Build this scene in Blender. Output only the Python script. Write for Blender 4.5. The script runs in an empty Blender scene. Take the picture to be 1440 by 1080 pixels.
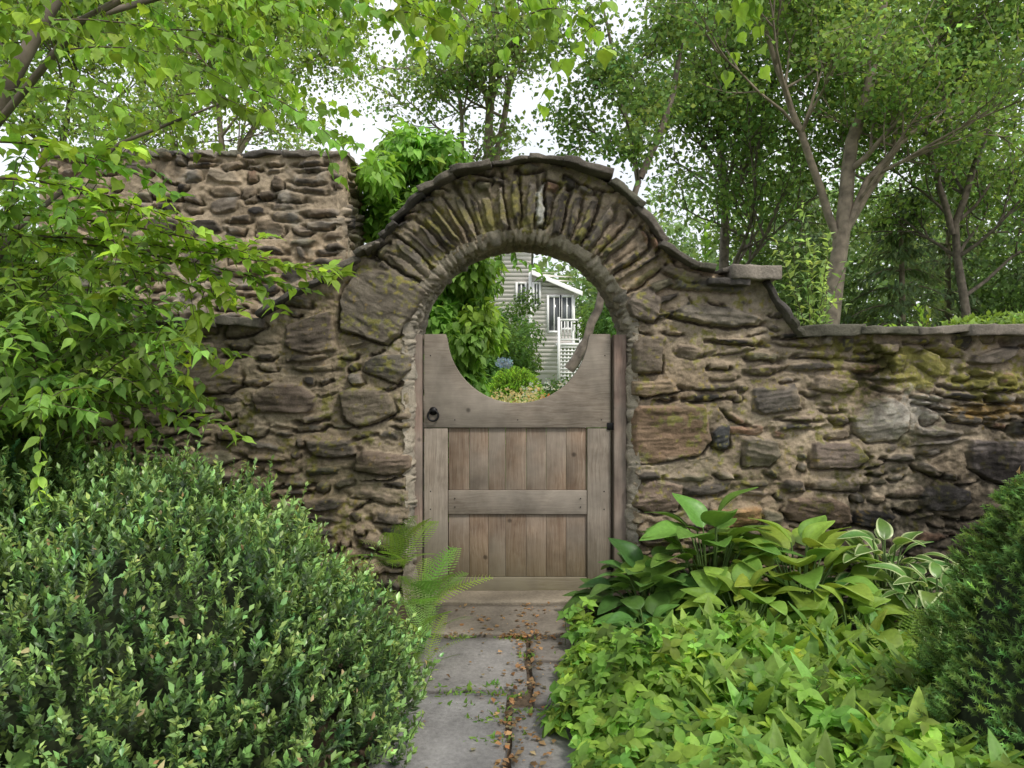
import bpy, math, numpy as np
import bmesh
from mathutils import Vector, Matrix
rng=np.random.default_rng(11)
scene=bpy.context.scene
U=rng.uniform
CAMY=-4.36; CAMH=1.35
def W(px,py,Y=0.0):   # measured position at depth Y -> metres
    D=Y-CAMY
    return np.array([(px-720)*D/1090.0, Y, CAMH+(510-py)*D/1090.0])
# ------------------------------------------------------------ mesh helpers
def mk(name,V,loops,sizes,mat=None,parent=None,col=None,smooth=False):
    me=bpy.data.meshes.new(name)
    V=np.asarray(V,dtype=np.float32).reshape(-1,3); loops=np.asarray(loops,dtype=np.int32).ravel(); sizes=np.asarray(sizes,dtype=np.int32)
    me.vertices.add(len(V)); me.vertices.foreach_set('co',V.ravel())
    me.loops.add(len(loops)); me.loops.foreach_set('vertex_index',loops)
    st=np.concatenate([[0],np.cumsum(sizes)[:-1]]).astype(np.int32)
    me.polygons.add(len(sizes)); me.polygons.foreach_set('loop_start',st)
    try: me.polygons.foreach_set('loop_total',sizes)
    except Exception: pass
    if smooth: me.polygons.foreach_set('use_smooth',np.ones(len(sizes),dtype=bool))
    me.update(calc_edges=True)
    if col is not None:
        a=me.color_attributes.new('Col','FLOAT_COLOR','POINT')
        c=np.ones((len(V),4),dtype=np.float32); c[:,:3]=np.clip(col,0,1); a.data.foreach_set('color',c.ravel())
    ob=bpy.data.objects.new(name,me); scene.collection.objects.link(ob)
    if mat: me.materials.append(mat)
    if parent: ob.parent=parent
    return ob
def empty(name):
    e=bpy.data.objects.new(name,None); scene.collection.objects.link(e); e.empty_display_size=0.1; return e
def nz(v): return v/np.maximum(np.linalg.norm(v,axis=-1,keepdims=True),1e-9)
_R=rng.random((256,256))
def vn(x,y,s=0):
    x=np.asarray(x)+s*17.31; y=np.asarray(y)+s*9.77
    xi=np.floor(x).astype(int); yi=np.floor(y).astype(int); fx=x-xi; fy=y-yi
    fx=fx*fx*(3-2*fx); fy=fy*fy*(3-2*fy)
    a=_R[xi&255,yi&255]; b=_R[(xi+1)&255,yi&255]; c=_R[xi&255,(yi+1)&255]; d=_R[(xi+1)&255,(yi+1)&255]
    return (a*(1-fx)+b*fx)*(1-fy)+(c*(1-fx)+d*fx)*fy
def fbm(x,y,o=4,s=0):
    r=0;a=0.5;f=1
    for i in range(o): r=r+a*(vn(x*f,y*f,s+i*3)-0.5)*2; a*=0.5; f*=2.03
    return r
_K=rng.normal(size=(12,3)); _P=rng.uniform(0,6.28,12)
def n3(p,f=1.0,o=0):
    r=0
    for i in range(12): r=r+np.sin((p@_K[i])*f+_P[i]+o)
    return r/4.0
# ------------------------------------------------------------ materials
def base_mat(name):
    m=bpy.data.materials.new(name); m.use_nodes=True; nt=m.node_tree; b=nt.nodes['Principled BSDF']; return m,nt,b
def N(nt,t,**k):
    n=nt.nodes.new(t)
    for a,v in k.items(): setattr(n,a,v)
    return n
def leaf_mat(name,trans=0.35,rough=0.5,spec=0.3,nscale=60,tcol=(1.9,1.75,1.0)):
    m,nt,b=base_mat(name); L=nt.links
    a=N(nt,'ShaderNodeAttribute',attribute_name='Col'); src=a.outputs['Color']
    if nscale:
        tc=N(nt,'ShaderNodeTexCoord'); no=N(nt,'ShaderNodeTexNoise'); no.inputs['Scale'].default_value=nscale; no.inputs['Detail'].default_value=1; L.new(tc.outputs['Object'],no.inputs['Vector'])
        mr=N(nt,'ShaderNodeMapRange'); mr.inputs[3].default_value=0.72; mr.inputs[4].default_value=1.28; L.new(no.outputs['Fac'],mr.inputs[0])
        mx=N(nt,'ShaderNodeVectorMath',operation='SCALE'); L.new(src,mx.inputs[0]); L.new(mr.outputs[0],mx.inputs['Scale']); src=mx.outputs[0]
    L.new(src,b.inputs['Base Color']); b.inputs['Roughness'].default_value=rough; b.inputs['Specular IOR Level'].default_value=spec
    t=N(nt,'ShaderNodeBsdfTranslucent'); mc=N(nt,'ShaderNodeVectorMath',operation='MULTIPLY'); L.new(src,mc.inputs[0]); mc.inputs[1].default_value=tcol
    L.new(mc.outputs[0],t.inputs['Color'])
    ms=N(nt,'ShaderNodeMixShader'); ms.inputs[0].default_value=trans; L.new(b.outputs[0],ms.inputs[1]); L.new(t.outputs[0],ms.inputs[2])
    L.new(ms.outputs[0],nt.nodes['Material Output'].inputs['Surface']); return m
def attr_mat(name,rough=0.9,s1=90,s2=14,bump=0.4,dist=0.004,lo=0.6,hi=1.35,spec=0.2):
    m,nt,b=base_mat(name); L=nt.links
    a=N(nt,'ShaderNodeAttribute',attribute_name='Col'); tc=N(nt,'ShaderNodeTexCoord')
    n1=N(nt,'ShaderNodeTexNoise'); n1.inputs['Scale'].default_value=s1; n1.inputs['Detail'].default_value=6; n1.inputs['Roughness'].default_value=0.7
    n2=N(nt,'ShaderNodeTexNoise'); n2.inputs['Scale'].default_value=s2; n2.inputs['Detail'].default_value=5
    for n in (n1,n2): L.new(tc.outputs['Object'],n.inputs['Vector'])
    ad=N(nt,'ShaderNodeMath',operation='ADD'); L.new(n1.outputs['Fac'],ad.inputs[0]); L.new(n2.outputs['Fac'],ad.inputs[1])
    mr=N(nt,'ShaderNodeMapRange'); mr.inputs[1].default_value=0.6; mr.inputs[2].default_value=1.4; mr.inputs[3].default_value=lo; mr.inputs[4].default_value=hi; L.new(ad.outputs[0],mr.inputs[0])
    mx=N(nt,'ShaderNodeVectorMath',operation='SCALE'); L.new(a.outputs['Color'],mx.inputs[0]); L.new(mr.outputs[0],mx.inputs['Scale'])
    L.new(mx.outputs[0],b.inputs['Base Color']); b.inputs['Roughness'].default_value=rough; b.inputs['Specular IOR Level'].default_value=spec
    bu=N(nt,'ShaderNodeBump'); bu.inputs['Strength'].default_value=bump; bu.inputs['Distance'].default_value=dist*4; L.new(n1.outputs['Fac'],bu.inputs['Height']); L.new(bu.outputs[0],b.inputs['Normal'])
    return m
def plain(name,c,rough=0.6,metal=0,ns=20,var=0.3):
    m,nt,b=base_mat(name); L=nt.links
    tc=N(nt,'ShaderNodeTexCoord'); n=N(nt,'ShaderNodeTexNoise'); n.inputs['Scale'].default_value=ns; n.inputs['Detail'].default_value=5; L.new(tc.outputs['Object'],n.inputs['Vector'])
    r=N(nt,'ShaderNodeValToRGB'); r.color_ramp.elements[0].position=0.3; r.color_ramp.elements[1].position=0.7
    r.color_ramp.elements[0].color=(*[x*(1-var) for x in c],1); r.color_ramp.elements[1].color=(*[min(1,x*(1+var)) for x in c],1)
    L.new(n.outputs['Fac'],r.inputs[0]); L.new(r.outputs[0],b.inputs['Base Color']); b.inputs['Roughness'].default_value=rough; b.inputs['Metallic'].default_value=metal; return m
def wood(name,axis,c1,c2,c3):
    m,nt,b=base_mat(name); L=nt.links
    tc=N(nt,'ShaderNodeTexCoord'); oi=N(nt,'ShaderNodeObjectInfo')
    sc=N(nt,'ShaderNodeVectorMath',operation='SCALE'); cx=N(nt,'ShaderNodeCombineXYZ')
    for i in range(3): L.new(oi.outputs['Random'],cx.inputs[i])
    sc.inputs['Scale'].default_value=37; L.new(cx.outputs[0],sc.inputs[0])
    ad=N(nt,'ShaderNodeVectorMath',operation='ADD'); L.new(tc.outputs['Object'],ad.inputs[0]); L.new(sc.outputs[0],ad.inputs[1])
    wp=N(nt,'ShaderNodeTexNoise'); wp.inputs['Scale'].default_value=3.5; L.new(ad.outputs[0],wp.inputs['Vector'])
    w2=N(nt,'ShaderNodeVectorMath',operation='MULTIPLY_ADD'); L.new(wp.outputs['Color'],w2.inputs[0]); w2.inputs[1].default_value=(0.05,0.05,0.05); L.new(ad.outputs[0],w2.inputs[2])
    mp=N(nt,'ShaderNodeMapping'); s=[120,120,120]; s[axis]=3.0; mp.inputs['Scale'].default_value=s; L.new(w2.outputs[0],mp.inputs['Vector'])
    g=N(nt,'ShaderNodeTexNoise'); g.inputs['Scale'].default_value=1; g.inputs['Detail'].default_value=5; g.inputs['Roughness'].default_value=0.65; L.new(mp.outputs[0],g.inputs['Vector'])
    r=N(nt,'ShaderNodeValToRGB'); e=r.color_ramp.elements; e[0].position=0.25; e[0].color=(*c1,1); e[1].position=0.75; e[1].color=(*c3,1); x=e.new(0.48); x.color=(*c2,1); L.new(g.outputs['Fac'],r.inputs[0])
    big=N(nt,'ShaderNodeTexNoise'); big.inputs['Scale'].default_value=4; big.inputs['Detail'].default_value=7; big.inputs['Roughness'].default_value=0.6; L.new(ad.outputs[0],big.inputs['Vector'])
    mr=N(nt,'ShaderNodeMapRange'); mr.inputs[1].default_value=0.3; mr.inputs[2].default_value=0.7; mr.inputs[3].default_value=0.62; mr.inputs[4].default_value=1.3; L.new(big.outputs['Fac'],mr.inputs[0])
    rr=N(nt,'ShaderNodeMapRange'); rr.inputs[3].default_value=0.88; rr.inputs[4].default_value=1.12; L.new(oi.outputs['Random'],rr.inputs[0])
    m0=N(nt,'ShaderNodeMath',operation='MULTIPLY'); L.new(mr.outputs[0],m0.inputs[0]); L.new(rr.outputs[0],m0.inputs[1])
    vm=N(nt,'ShaderNodeVectorMath',operation='SCALE'); L.new(r.outputs[0],vm.inputs[0]); L.new(m0.outputs[0],vm.inputs['Scale'])
    gw=N(nt,'ShaderNodeTexNoise'); gw.inputs['Scale'].default_value=2.2; gw.inputs['Detail'].default_value=6; L.new(ad.outputs[0],gw.inputs['Vector'])
    gm=N(nt,'ShaderNodeMapRange'); gm.inputs[1].default_value=0.40; gm.inputs[2].default_value=0.60; gm.inputs[3].default_value=0; gm.inputs[4].default_value=0.6; L.new(gw.outputs['Fac'],gm.inputs[0])
    g2=N(nt,'ShaderNodeVectorMath',operation='SCALE'); g2.inputs[0].default_value=(0.265,0.235,0.2); L.new(mr.outputs[0],g2.inputs['Scale'])
    gi=N(nt,'ShaderNodeMix',data_type='RGBA'); L.new(gm.outputs[0],gi.inputs[0]); L.new(vm.outputs[0],gi.inputs[6]); L.new(g2.outputs[0],gi.inputs[7])
    sep=N(nt,'ShaderNodeSeparateXYZ'); L.new(tc.outputs['Object'],sep.inputs[0])
    hz=N(nt,'ShaderNodeMapRange'); hz.inputs[1].default_value=0.40; hz.inputs[2].default_value=0.0; hz.inputs[3].default_value=0; hz.inputs[4].default_value=1.1; L.new(sep.outputs['Z'],hz.inputs[0])
    mm=N(nt,'ShaderNodeMath',operation='MULTIPLY'); L.new(hz.outputs[0],mm.inputs[0]); L.new(big.outputs['Fac'],mm.inputs[1])
    mi=N(nt,'ShaderNodeMix',data_type='RGBA'); L.new(mm.outputs[0],mi.inputs[0]); L.new(gi.outputs[2],mi.inputs[6]); mi.inputs[7].default_value=(0.12,0.11,0.045,1)
    vo=N(nt,'ShaderNodeTexVoronoi'); vo.inputs['Scale'].default_value=5; L.new(ad.outputs[0],vo.inputs['Vector'])
    kr=N(nt,'ShaderNodeMapRange'); kr.inputs[1].default_value=0.04; kr.inputs[2].default_value=0.09; kr.inputs[3].default_value=0.4; kr.inputs[4].default_value=1; L.new(vo.outputs['Distance'],kr.inputs[0])
    k2=N(nt,'ShaderNodeVectorMath',operation='SCALE'); L.new(mi.outputs[2],k2.inputs[0]); L.new(kr.outputs[0],k2.inputs['Scale'])
    L.new(k2.outputs[0],b.inputs['Base Color']); b.inputs['Roughness'].default_value=0.85; b.inputs['Specular IOR Level'].default_value=0.2
    bu=N(nt,'ShaderNodeBump'); bu.inputs['Strength'].default_value=0.4; bu.inputs['Distance'].default_value=0.002; L.new(g.outputs['Fac'],bu.inputs['Height']); L.new(bu.outputs[0],b.inputs['Normal'])
    return m
M_stone=attr_mat('rubble_stone',0.92,110,16,0.8,0.002,0.55,1.5)
M_cap=attr_mat('cap_slate',0.9,70,12,0.7,0.003,0.5,1.5)
M_leaf=leaf_mat('leaf_soft',0.42,0.5,0.3)
M_gloss=leaf_mat('leaf_glossy',0.22,0.33,0.5)
M_far=leaf_mat('leaf_far',0.42,0.6,0.2,0)
M_bark=plain('bark',(0.15,0.125,0.10),0.95,0,9,0.5)
M_barkp=plain('bark_pale',(0.24,0.2,0.15),0.95,0,7,0.45)
M_twig=plain('twig',(0.08,0.06,0.04),0.9,0,30,0.4)
M_stem=plain('green_stem',(0.08,0.14,0.03),0.6,0,30,0.3)
# ------------------------------------------------------------ leaf scatter
def tmpl(V,F,w=None):
    V=np.array(V,float); return dict(V=V,loops=np.array([i for f in F for i in f]),sizes=np.array([len(f) for f in F]),w=np.zeros(len(V)) if w is None else np.array(w,float))
def ovate(wd=0.3,fold=0.12,bend=0.12):
    a=0.3
    V=[(0,0,0),(0,a,0.0),(0,0.65,-bend*0.4),(0,1,-bend),
       (-wd*0.9,a,fold*0.8),(-wd*0.72,0.62,fold*0.6-bend*0.4),(wd*0.9,a,fold*0.8),(wd*0.72,0.62,fold*0.6-bend*0.4),
       (-wd*1.0,0.42,fold),(wd*1.0,0.42,fold),(0,0.42,-bend*0.15)]
    F=[(0,1,4),(0,6,1),(4,1,10,8),(1,6,9,10),(8,10,2,5),(10,9,7,2),(5,2,3),(2,7,3)]
    return tmpl(V,F)
def ovhi(wd,fold,bend,pos=0.4,heart=0.0,tip=0.12,rows=7):
    V=[(0,0,0)];F=[]
    for i in range(1,rows):
        v=i/rows; t=v/pos*0.5 if v<pos else 0.5+(v-pos)/(1-pos)*0.5
        hw=wd*math.sin(math.pi*t)**(0.62 if v<pos else 1.15); y=v*(1-tip)
        zz=-bend*v*v; hb=heart*max(0,1-v/0.3)
        V+=[(-hw,y-hb,zz+fold*hw/wd+0.02*math.sin(v*11)),(0,y,zz),(hw,y-hb,zz+fold*hw/wd-0.02*math.sin(v*11+1))]
    V.append((0,1,-bend*1.15)); e=len(V)-1
    F+=[(0,2,1),(0,3,2)]
    for i in range(rows-2): a=1+i*3; F+=[(a,a+1,a+4,a+3),(a+1,a+2,a+5,a+4)]
    a=1+(rows-2)*3; F+=[(a,a+1,e),(a+1,a+2,e)]
    return tmpl(V,F)
T_ov=ovate(); T_nar=ovate(0.2,0.08,0.15); T_wide=ovate(0.36,0.1,0.25)
T_ovh=ovhi(0.25,0.08,0.18,0.42); T_heart=ovhi(0.40,0.07,0.22,0.34,0.10,0.18); T_gc=ovhi(0.28,0.07,0.22,0.45,0,0.1,5)
T_sm=tmpl([(0,0,0),(-0.24,0.5,0.08),(0,0.5,0),(0.24,0.5,0.08),(0,1,-0.04)],[(0,2,1),(0,3,2),(1,2,4),(2,3,4)])
T_far=tmpl([(0,0,0),(-0.36,0.45,0.08),(0.36,0.5,0.1),(0,1,-0.1)],[(0,2,1),(1,2,3)])
T_need=tmpl([(-0.06,0,0),(0.06,0,0),(0,1,0)],[(0,1,2)])
def scatter(name,tm,pos,fwd,nrm,size,col,mat,parent=None,col2=None,smooth=False):
    pos=np.asarray(pos,float); n=len(pos); Y=nz(np.asarray(fwd,float)); X=nz(np.cross(Y,nrm)); Z=np.cross(X,Y)
    size=np.broadcast_to(np.asarray(size,float),(n,)) if np.ndim(size)<2 else size
    s=size[:,None,None] if size.ndim==1 else size[:,None,:]
    tv=tm['V'][None]*s
    V=pos[:,None,:]+tv[...,0:1]*X[:,None]+tv[...,1:2]*Y[:,None]+tv[...,2:3]*Z[:,None]
    k=len(tm['V']); loops=(tm['loops'][None]+(np.arange(n)*k)[:,None]).ravel(); sizes=np.tile(tm['sizes'],n)
    col=np.broadcast_to(col,(n,3)); C=np.repeat(col[:,None],k,1)
    if col2 is not None: C=C*(1-tm['w'][None,:,None])+np.array(col2)*tm['w'][None,:,None]
    return mk(name,V,loops,sizes,mat,parent,C.reshape(-1,3),smooth)
def rcol(n,c,v=0.25,hue=0.12):
    c=np.array(c); m=np.exp(rng.normal(0,v,(n,1))); h=rng.normal(0,hue,(n,1))
    return np.clip(c*m*np.concatenate([1+h,np.ones((n,1)),1-h*0.6],1),0.002,0.6)
def rdir(n): return nz(rng.normal(size=(n,3)))
def tubes(name,B,mat,parent=None,sides=6):
    Vs=[];L=[];o=0
    ang=np.linspace(0,2*math.pi,sides,endpoint=False)
    for pts,r0,r1 in B:
        pts=np.asarray(pts,float); k=len(pts); T=nz(np.gradient(pts,axis=0)); ref=np.array([0.31,0.2,1.0]) if abs(T[0,2])<0.8 else np.array([1,0.2,0.1])
        A=nz(np.cross(T,ref)); Bn=np.cross(T,A); r=np.linspace(r0,r1,k)[:,None,None]
        ring=pts[:,None]+r*(np.cos(ang)[None,:,None]*A[:,None]+np.sin(ang)[None,:,None]*Bn[:,None])
        Vs.append(ring.reshape(-1,3)); i=np.arange(k-1)[:,None]*sides; j=np.arange(sides)[None]; j2=(j+1)%sides
        q=np.stack([i+j,i+j2,i+sides+j2,i+sides+j],-1).reshape(-1,4)+o; L.append(q); o+=k*sides
    V=np.concatenate(Vs); L=np.concatenate(L); return mk(name,V,L,np.full(len(L),4),mat,parent,None,True)
def boxes(name,bx,mat,parent=None,bevel=0.0,col=None):
    Vs=[];Ls=[]
    F=np.array([(0,1,3,2),(4,6,7,5),(0,4,5,1),(2,3,7,6),(0,2,6,4),(1,5,7,3)])
    for i,(a,b) in enumerate(bx):
        v=[(x,y,z) for x in (a[0],b[0]) for y in (a[1],b[1]) for z in (a[2],b[2])]
        Vs+=v; Ls.append(F+i*8)
    L=np.concatenate(Ls); ob=mk(name,Vs,L,np.full(len(L),4),mat,parent)
    if bevel: m=ob.modifiers.new('b','BEVEL'); m.width=bevel; m.segments=2
    return ob
# ------------------------------------------------------------ rubble relief
PAL=np.array([(0.20,0.16,0.12),(0.13,0.11,0.088),(0.05,0.046,0.042),(0.24,0.19,0.135),(0.17,0.15,0.125),(0.22,0.14,0.095),(0.085,0.074,0.062),(0.27,0.225,0.17),(0.17,0.155,0.105)])
PW=np.array([5,4,2.8,3,4,1.3,3.6,1.5,2.]); PW/=PW.sum()
MORT=np.array([0.295,0.24,0.172])
class Relief:
    def __init__(s,x0,x1,z0,z1,dx,seed=0):
        s.x0,s.z0,s.dx=x0,z0,dx; xs=np.arange(x0,x1+dx,dx); zs=np.arange(z0,z1+dx,dx)
        s.X,s.Z=np.meshgrid(xs,zs); X,Z=s.X,s.Z; s.seed=seed
        s.WX=X+0.024*fbm(X*6,Z*6,3,seed+1)+0.006*fbm(X*30,Z*30,2,seed+5); s.WZ=Z+0.028*fbm(X*3.5,Z*6,3,seed+2)+0.006*fbm(X*35,Z*35,2,seed+7)
        s.H=-0.006+0.014*fbm(X*5,Z*8,4,seed+3)+0.012*fbm(X*24,Z*34,3,seed+4)+0.006*fbm(X*80,Z*90,2,seed+14)
        m=1+0.45*fbm(X*3,Z*4,4,seed+8)+0.3*fbm(X*30,Z*35,3,seed+18); s.C=MORT*m[...,None]*(1+0.1*fbm(X*2,Z*2,2,seed+9)[...,None]*np.array([1,0,-1]))
        s.occ=np.zeros_like(X,bool)
    def stamp(s,cx,cz,w,h,rot=0,prot=0.03,col=None,strat=0.75):
        R=max(w,h)*1.35+0.03; j0=max(0,int((cx-R-s.x0)/s.dx)); j1=min(s.X.shape[1],int((cx+R-s.x0)/s.dx)+1); i0=max(0,int((cz-R-s.z0)/s.dx)); i1=min(s.X.shape[0],int((cz+R-s.z0)/s.dx)+1)
        if j1-j0<3 or i1-i0<3: return
        sl=(slice(i0,i1),slice(j0,j1)); x=s.WX[sl]-cx; z=s.WZ[sl]-cz; c,sn=math.cos(rot),math.sin(rot)
        lx=c*x+sn*z; lz=-sn*x+c*z; u=lx/w; v=lz/h; q=np.full_like(u,-9)
        for k in range(4):
            th=k*math.pi/2+rng.normal(0,0.16); d=U(0.82,1.04); q=np.maximum(q,(u*math.cos(th)+v*math.sin(th))/d)
            th=k*math.pi/2+math.pi/4+rng.normal(0,0.34); d=U(0.76,1.28); q=np.maximum(q,(u*math.cos(th)+v*math.sin(th))/d)
        sd=(q-1)*min(w,h)
        o1=U(0,50)
        sd=sd+0.005*fbm(lx*50+o1,lz*50,2)
        e=U(0.005,0.014); t=np.clip(-sd/e,0,1); sm=t*t*(3-2*t)
        strata=fbm(lx*9+o1,lz*75+o1,3); fr=fbm(lx*14+o1,lz*22,3)
        fac=np.full_like(u,9.0); am=min(0.032,0.40*min(w,h))
        for k in range(4): aa=U(0,6.28); fac=np.minimum(fac,(np.cos(aa)*u+np.sin(aa)*v)*U(0.3,1.0)+U(0.0,0.5))
        hh=prot+am*fac+U(-0.2,0.3)*lz*0.8+0.009*strat*strata+0.007*fr
        stp=np.floor((lz/h+0.3*fr+U(-1,1))*2)*0.004*strat; hh=hh+stp
        H=s.H[sl]; ins=sd<0
        cre=np.clip(1-np.abs(sd-0.005)/0.011,0,1)*(sd>0)*np.clip(0.40-lz/h,0,1)*U(0.2,2.0)
        H[:]=H-0.028*cre
        s.C[sl]*= (1-0.55*np.clip(cre,0,1))[...,None]
        H[:]=np.where(ins,H*(1-sm)+hh*sm,H); s.occ[sl]|=sd<0.006
        if col is None: col=PAL[rng.choice(len(PAL),p=PW)]*U(0.72,1.25)
        col=np.array(col)
        cc=col*(1+0.4*strata+0.4*fbm(lx*25+o1,lz*25,3))[...,None]
        a=np.clip(-sd/0.005,0,1)
        smear=np.clip((fbm(s.X[sl]*7,s.Z[sl]*9,3,s.seed+20)-0.12)*3.2,0,0.75)*np.clip(1.25+sd/0.03,0.10,1); a=a*(1-smear)
        s.C[sl]=s.C[sl]*(1-a[...,None])+np.clip(cc,0.01,1)*a[...,None]
    def rows(s,test,x0,x1,z0,z1,hmin=0.048,hmax=0.15,wmin=0.08,wmax=0.32):
        z=z0
        while z<z1:
            rh=U(hmin,hmax); x=x0+U(-0.2,0); ph=U(0,6)
            while x<x1:
                w=U(wmin,wmax)*(0.6+rh*4.6)
                if U()<0.22: w*=0.5
                cx=x+w/2; cz=z+rh/2+0.05*math.sin(cx*2.3+z*3)+0.012*math.sin(cx*7+ph)+U(-0.016,0.016)
                if test(cx,cz,w/2,rh/2):
                    if rh>0.09 and U()<0.45:
                        s.stamp(cx+U(-.02,.02),cz+rh*0.25,w*U(.3,.44),rh*0.18,U(-.12,.12),U(0.012,0.045)); s.stamp(cx+U(-.02,.02),cz-rh*0.25,w*U(.3,.45),rh*0.18,U(-.12,.12),U(0.010,0.04))
                    else: s.stamp(cx,cz,w/2-0.009,rh*U(0.30,0.45),rng.normal(0,0.12),U(0.010,0.05))
                x+=w+U(-0.002,0.028)
            z+=rh+U(-0.004,0.008)
    def fill(s,ok,n,wr=(0.02,0.07),hr=(0.008,0.026)):
        ny,nx=s.X.shape
        for _ in range(n):
            i=rng.integers(4,ny-4); j=rng.integers(4,nx-4); w=U(*wr); h=U(*hr); a=int(w*0.9/s.dx); b=max(1,int(h*1.2/s.dx))
            if s.occ[max(0,i-b):i+b+1,max(0,j-a):j+a+1].any(): continue
            cx,cz=s.X[i,j],s.Z[i,j]
            if ok(cx,cz): s.stamp(s.WX[i,j],s.WZ[i,j],w,h,rng.normal(0,0.25),U(0.0,0.03))
    def mesh(s,name,mask,fn,parent,mat=M_stone):
        nzr,nx=s.X.shape; ids=np.arange(nzr*nx).reshape(nzr,nx)
        q=np.stack([ids[:-1,:-1],ids[:-1,1:],ids[1:,1:],ids[1:,:-1]],-1)[mask[:-1,:-1]]
        used=np.unique(q); re=np.full(nzr*nx,-1); re[used]=np.arange(len(used))
        V=fn(s.X.ravel()[used],s.Z.ravel()[used],s.H.ravel()[used])
        return mk(name,V,re[q].ravel(),np.full(len(q),4),mat,parent,s.C.reshape(-1,3)[used],True)
AX,AZ,AR=0.052,1.438,0.62     # arch centre, inner radius
prof=[(-200,453),(235,453),(350,458),(368,448),(440,402),(468,384),(500,368),(540,338),(575,297),(620,262),(680,239),(755,229),(820,242),(870,268),(905,306),(940,356),(985,382),(1030,392),(1072,396),(1120,474),(1150,472),(2000,472)]
pX=np.array([(p[0]-720)/250 for p in prof]); pZ=np.array([CAMH+(510-p[1])/250 for p in prof]); pX[0]=-4.3; pX[-1]=4.6
ztop=lambda x: np.interp(x,pX,pZ)
def inopen(x,z,r=AR): 
    x=np.asarray(x);z=np.asarray(z); return ((np.abs(x-AX)<r)&(z<AZ))|((x-AX)**2+(z-AZ)**2<r*r)
R=Relief(-4.2,4.4,-0.06,2.56,0.0062,1)
q=lambda px,py,w,h,rot=0,pr=0.035,col=None:((px-720)/250,CAMH+(510-py)/250,w/500,h/500,rot,pr,col)
big=[q(528,428,116,112,-0.5,0.05,(0.14,0.12,0.095)),q(942,608,112,84,0.0,0.035,(0.22,0.15,0.1)),q(1150,722,98,42,-0.12,0.045,(0.17,0.125,0.09)),q(1036,727,70,30,0.05,0.05,(0.32,0.2,0.1)),
 q(1016,615,30,36,0.2,0.03,(0.07,0.07,0.07)),q(515,572,80,58,0.1,0.045,(0.2,0.165,0.125)),q(925,700,80,52,0.1,0.04,(0.2,0.15,0.115)),q(1402,650,84,66,0,0.04,(0.14,0.12,0.11)),
 q(545,515,70,40,-0.1,0.045,(0.13,0.115,0.095)),q(300,530,90,46,0.1,0.045,(0.17,0.14,0.11)),q(915,548,90,22,0.05,0.045,(0.24,0.18,0.12)),q(1240,590,80,60,0.1,0.03,(0.24,0.215,0.18)),
 q(912,500,50,60,-0.1,0.045,(0.16,0.13,0.1)),q(540,650,90,36,0,0.045,(0.19,0.145,0.11)),q(1330,700,70,40,0.1,0.03,(0.1,0.09,0.085)),q(930,755,70,36,0,0.04,(0.16,0.13,0.1)),
 q(1010,445,150,30,-0.08,0.045,(0.17,0.15,0.12)),q(905,430,52,50,-0.5,0.045,(0.18,0.15,0.12)),q(1000,400,110,22,-0.06,0.04,(0.11,0.1,0.09)),q(960,385,60,20,-0.3,0.045,(0.19,0.155,0.12)),
 q(440,470,80,50,0.1,0.05,(0.13,0.105,0.085)),q(400,560,90,44,-0.05,0.05,(0.16,0.125,0.1)),q(1180,640,90,46,0.05,0.04,(0.17,0.135,0.11)),q(1090,560,70,40,0.2,0.04,(0.12,0.105,0.09)),q(1070,640,56,44,-0.2,0.04,(0.2,0.17,0.13))]
def test(cx,cz,hw,hh):
    r=math.hypot(cx-AX,cz-AZ)
    if cz>AZ+0.12 and r<1.0: return False
    if cz<=AZ+0.12 and abs(cx-AX)<AR+min(hw*0.6,0.10): return False
    for b in big:
        if abs(cx-b[0])<b[2]+hw*0.55 and abs(cz-b[1])<b[3]+hh*0.6: return False
    return cz<ztop(cx)+0.02
R.rows(test,-4.2,4.4,-0.05,2.3)
a=math.radians(10)
while a<math.radians(170):
    wd=U(0.026,0.066); r0=AR+0.022; ln=U(0.23,0.34)
    rr=r0+ln/2; da=(wd+U(0.014,0.034))/ (rr)
    am=a+da/2; ca=am+rng.normal(0,0.05)
    dark=U(); col=(0.065,0.057,0.048) if dark<0.36 else ((0.19,0.17,0.085) if dark<0.55 else None)
    R.stamp(AX+rr*math.cos(am),AZ+rr*math.sin(am),ln/2,wd/2,ca,U(0.012,0.055),col,0.9)
    if ln<0.30: R.stamp(AX+(rr+ln/2+0.04)*math.cos(am),AZ+(rr+ln/2+0.04)*math.sin(am),0.045,wd*0.5,ca+1.3,0.03)
    a+=da
for b in big: R.stamp(*b)
R.stamp(AX+0.11,AZ+0.80,0.13,0.024,1.5,0.045,(0.34,0.34,0.31))
R.fill(lambda x,z: z<ztop(x) and not inopen(x,z,AR+0.03) and not(z>AZ+0.1 and math.hypot(x-AX,z-AZ)<0.95),4000)
X,Z=R.X,R.Z
def tint(Rf,mask,c,k=1.0):
    m=np.clip(mask,0,1)[...,None]*k; Rf.C=Rf.C*(1-m)+np.array(c)*m
def blob(cx,cz,rx,rz): return np.exp(-(((X-cx)/rx)**2+((Z-cz)/rz)**2))
nl=fbm(X*9,Z*9,4,40); nf=fbm(X*45,Z*45,3,44)
tint(R,(nl+0.6*nf-0.34)*4,(0.35,0.345,0.31),0.4)
tint(R,(fbm(X*5,Z*5,3,51)+0.6*nf-0.22)*3,(0.11,0.11,0.055),0.45)
px=lambda p:(p-720)/250; pz=lambda p:CAMH+(510-p)/250
ms=blob(px(1300),pz(532),0.36,0.10)+blob(px(1425),pz(535),0.14,0.10)+0.9*blob(px(1270),pz(500),0.25,.06)+0.5*blob(px(1180),pz(485),0.3,.05); tint(R,(ms*1.0+1.2*nf+0.9*nl-0.30)*2.5,(0.21,0.20,0.045),0.85)
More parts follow.
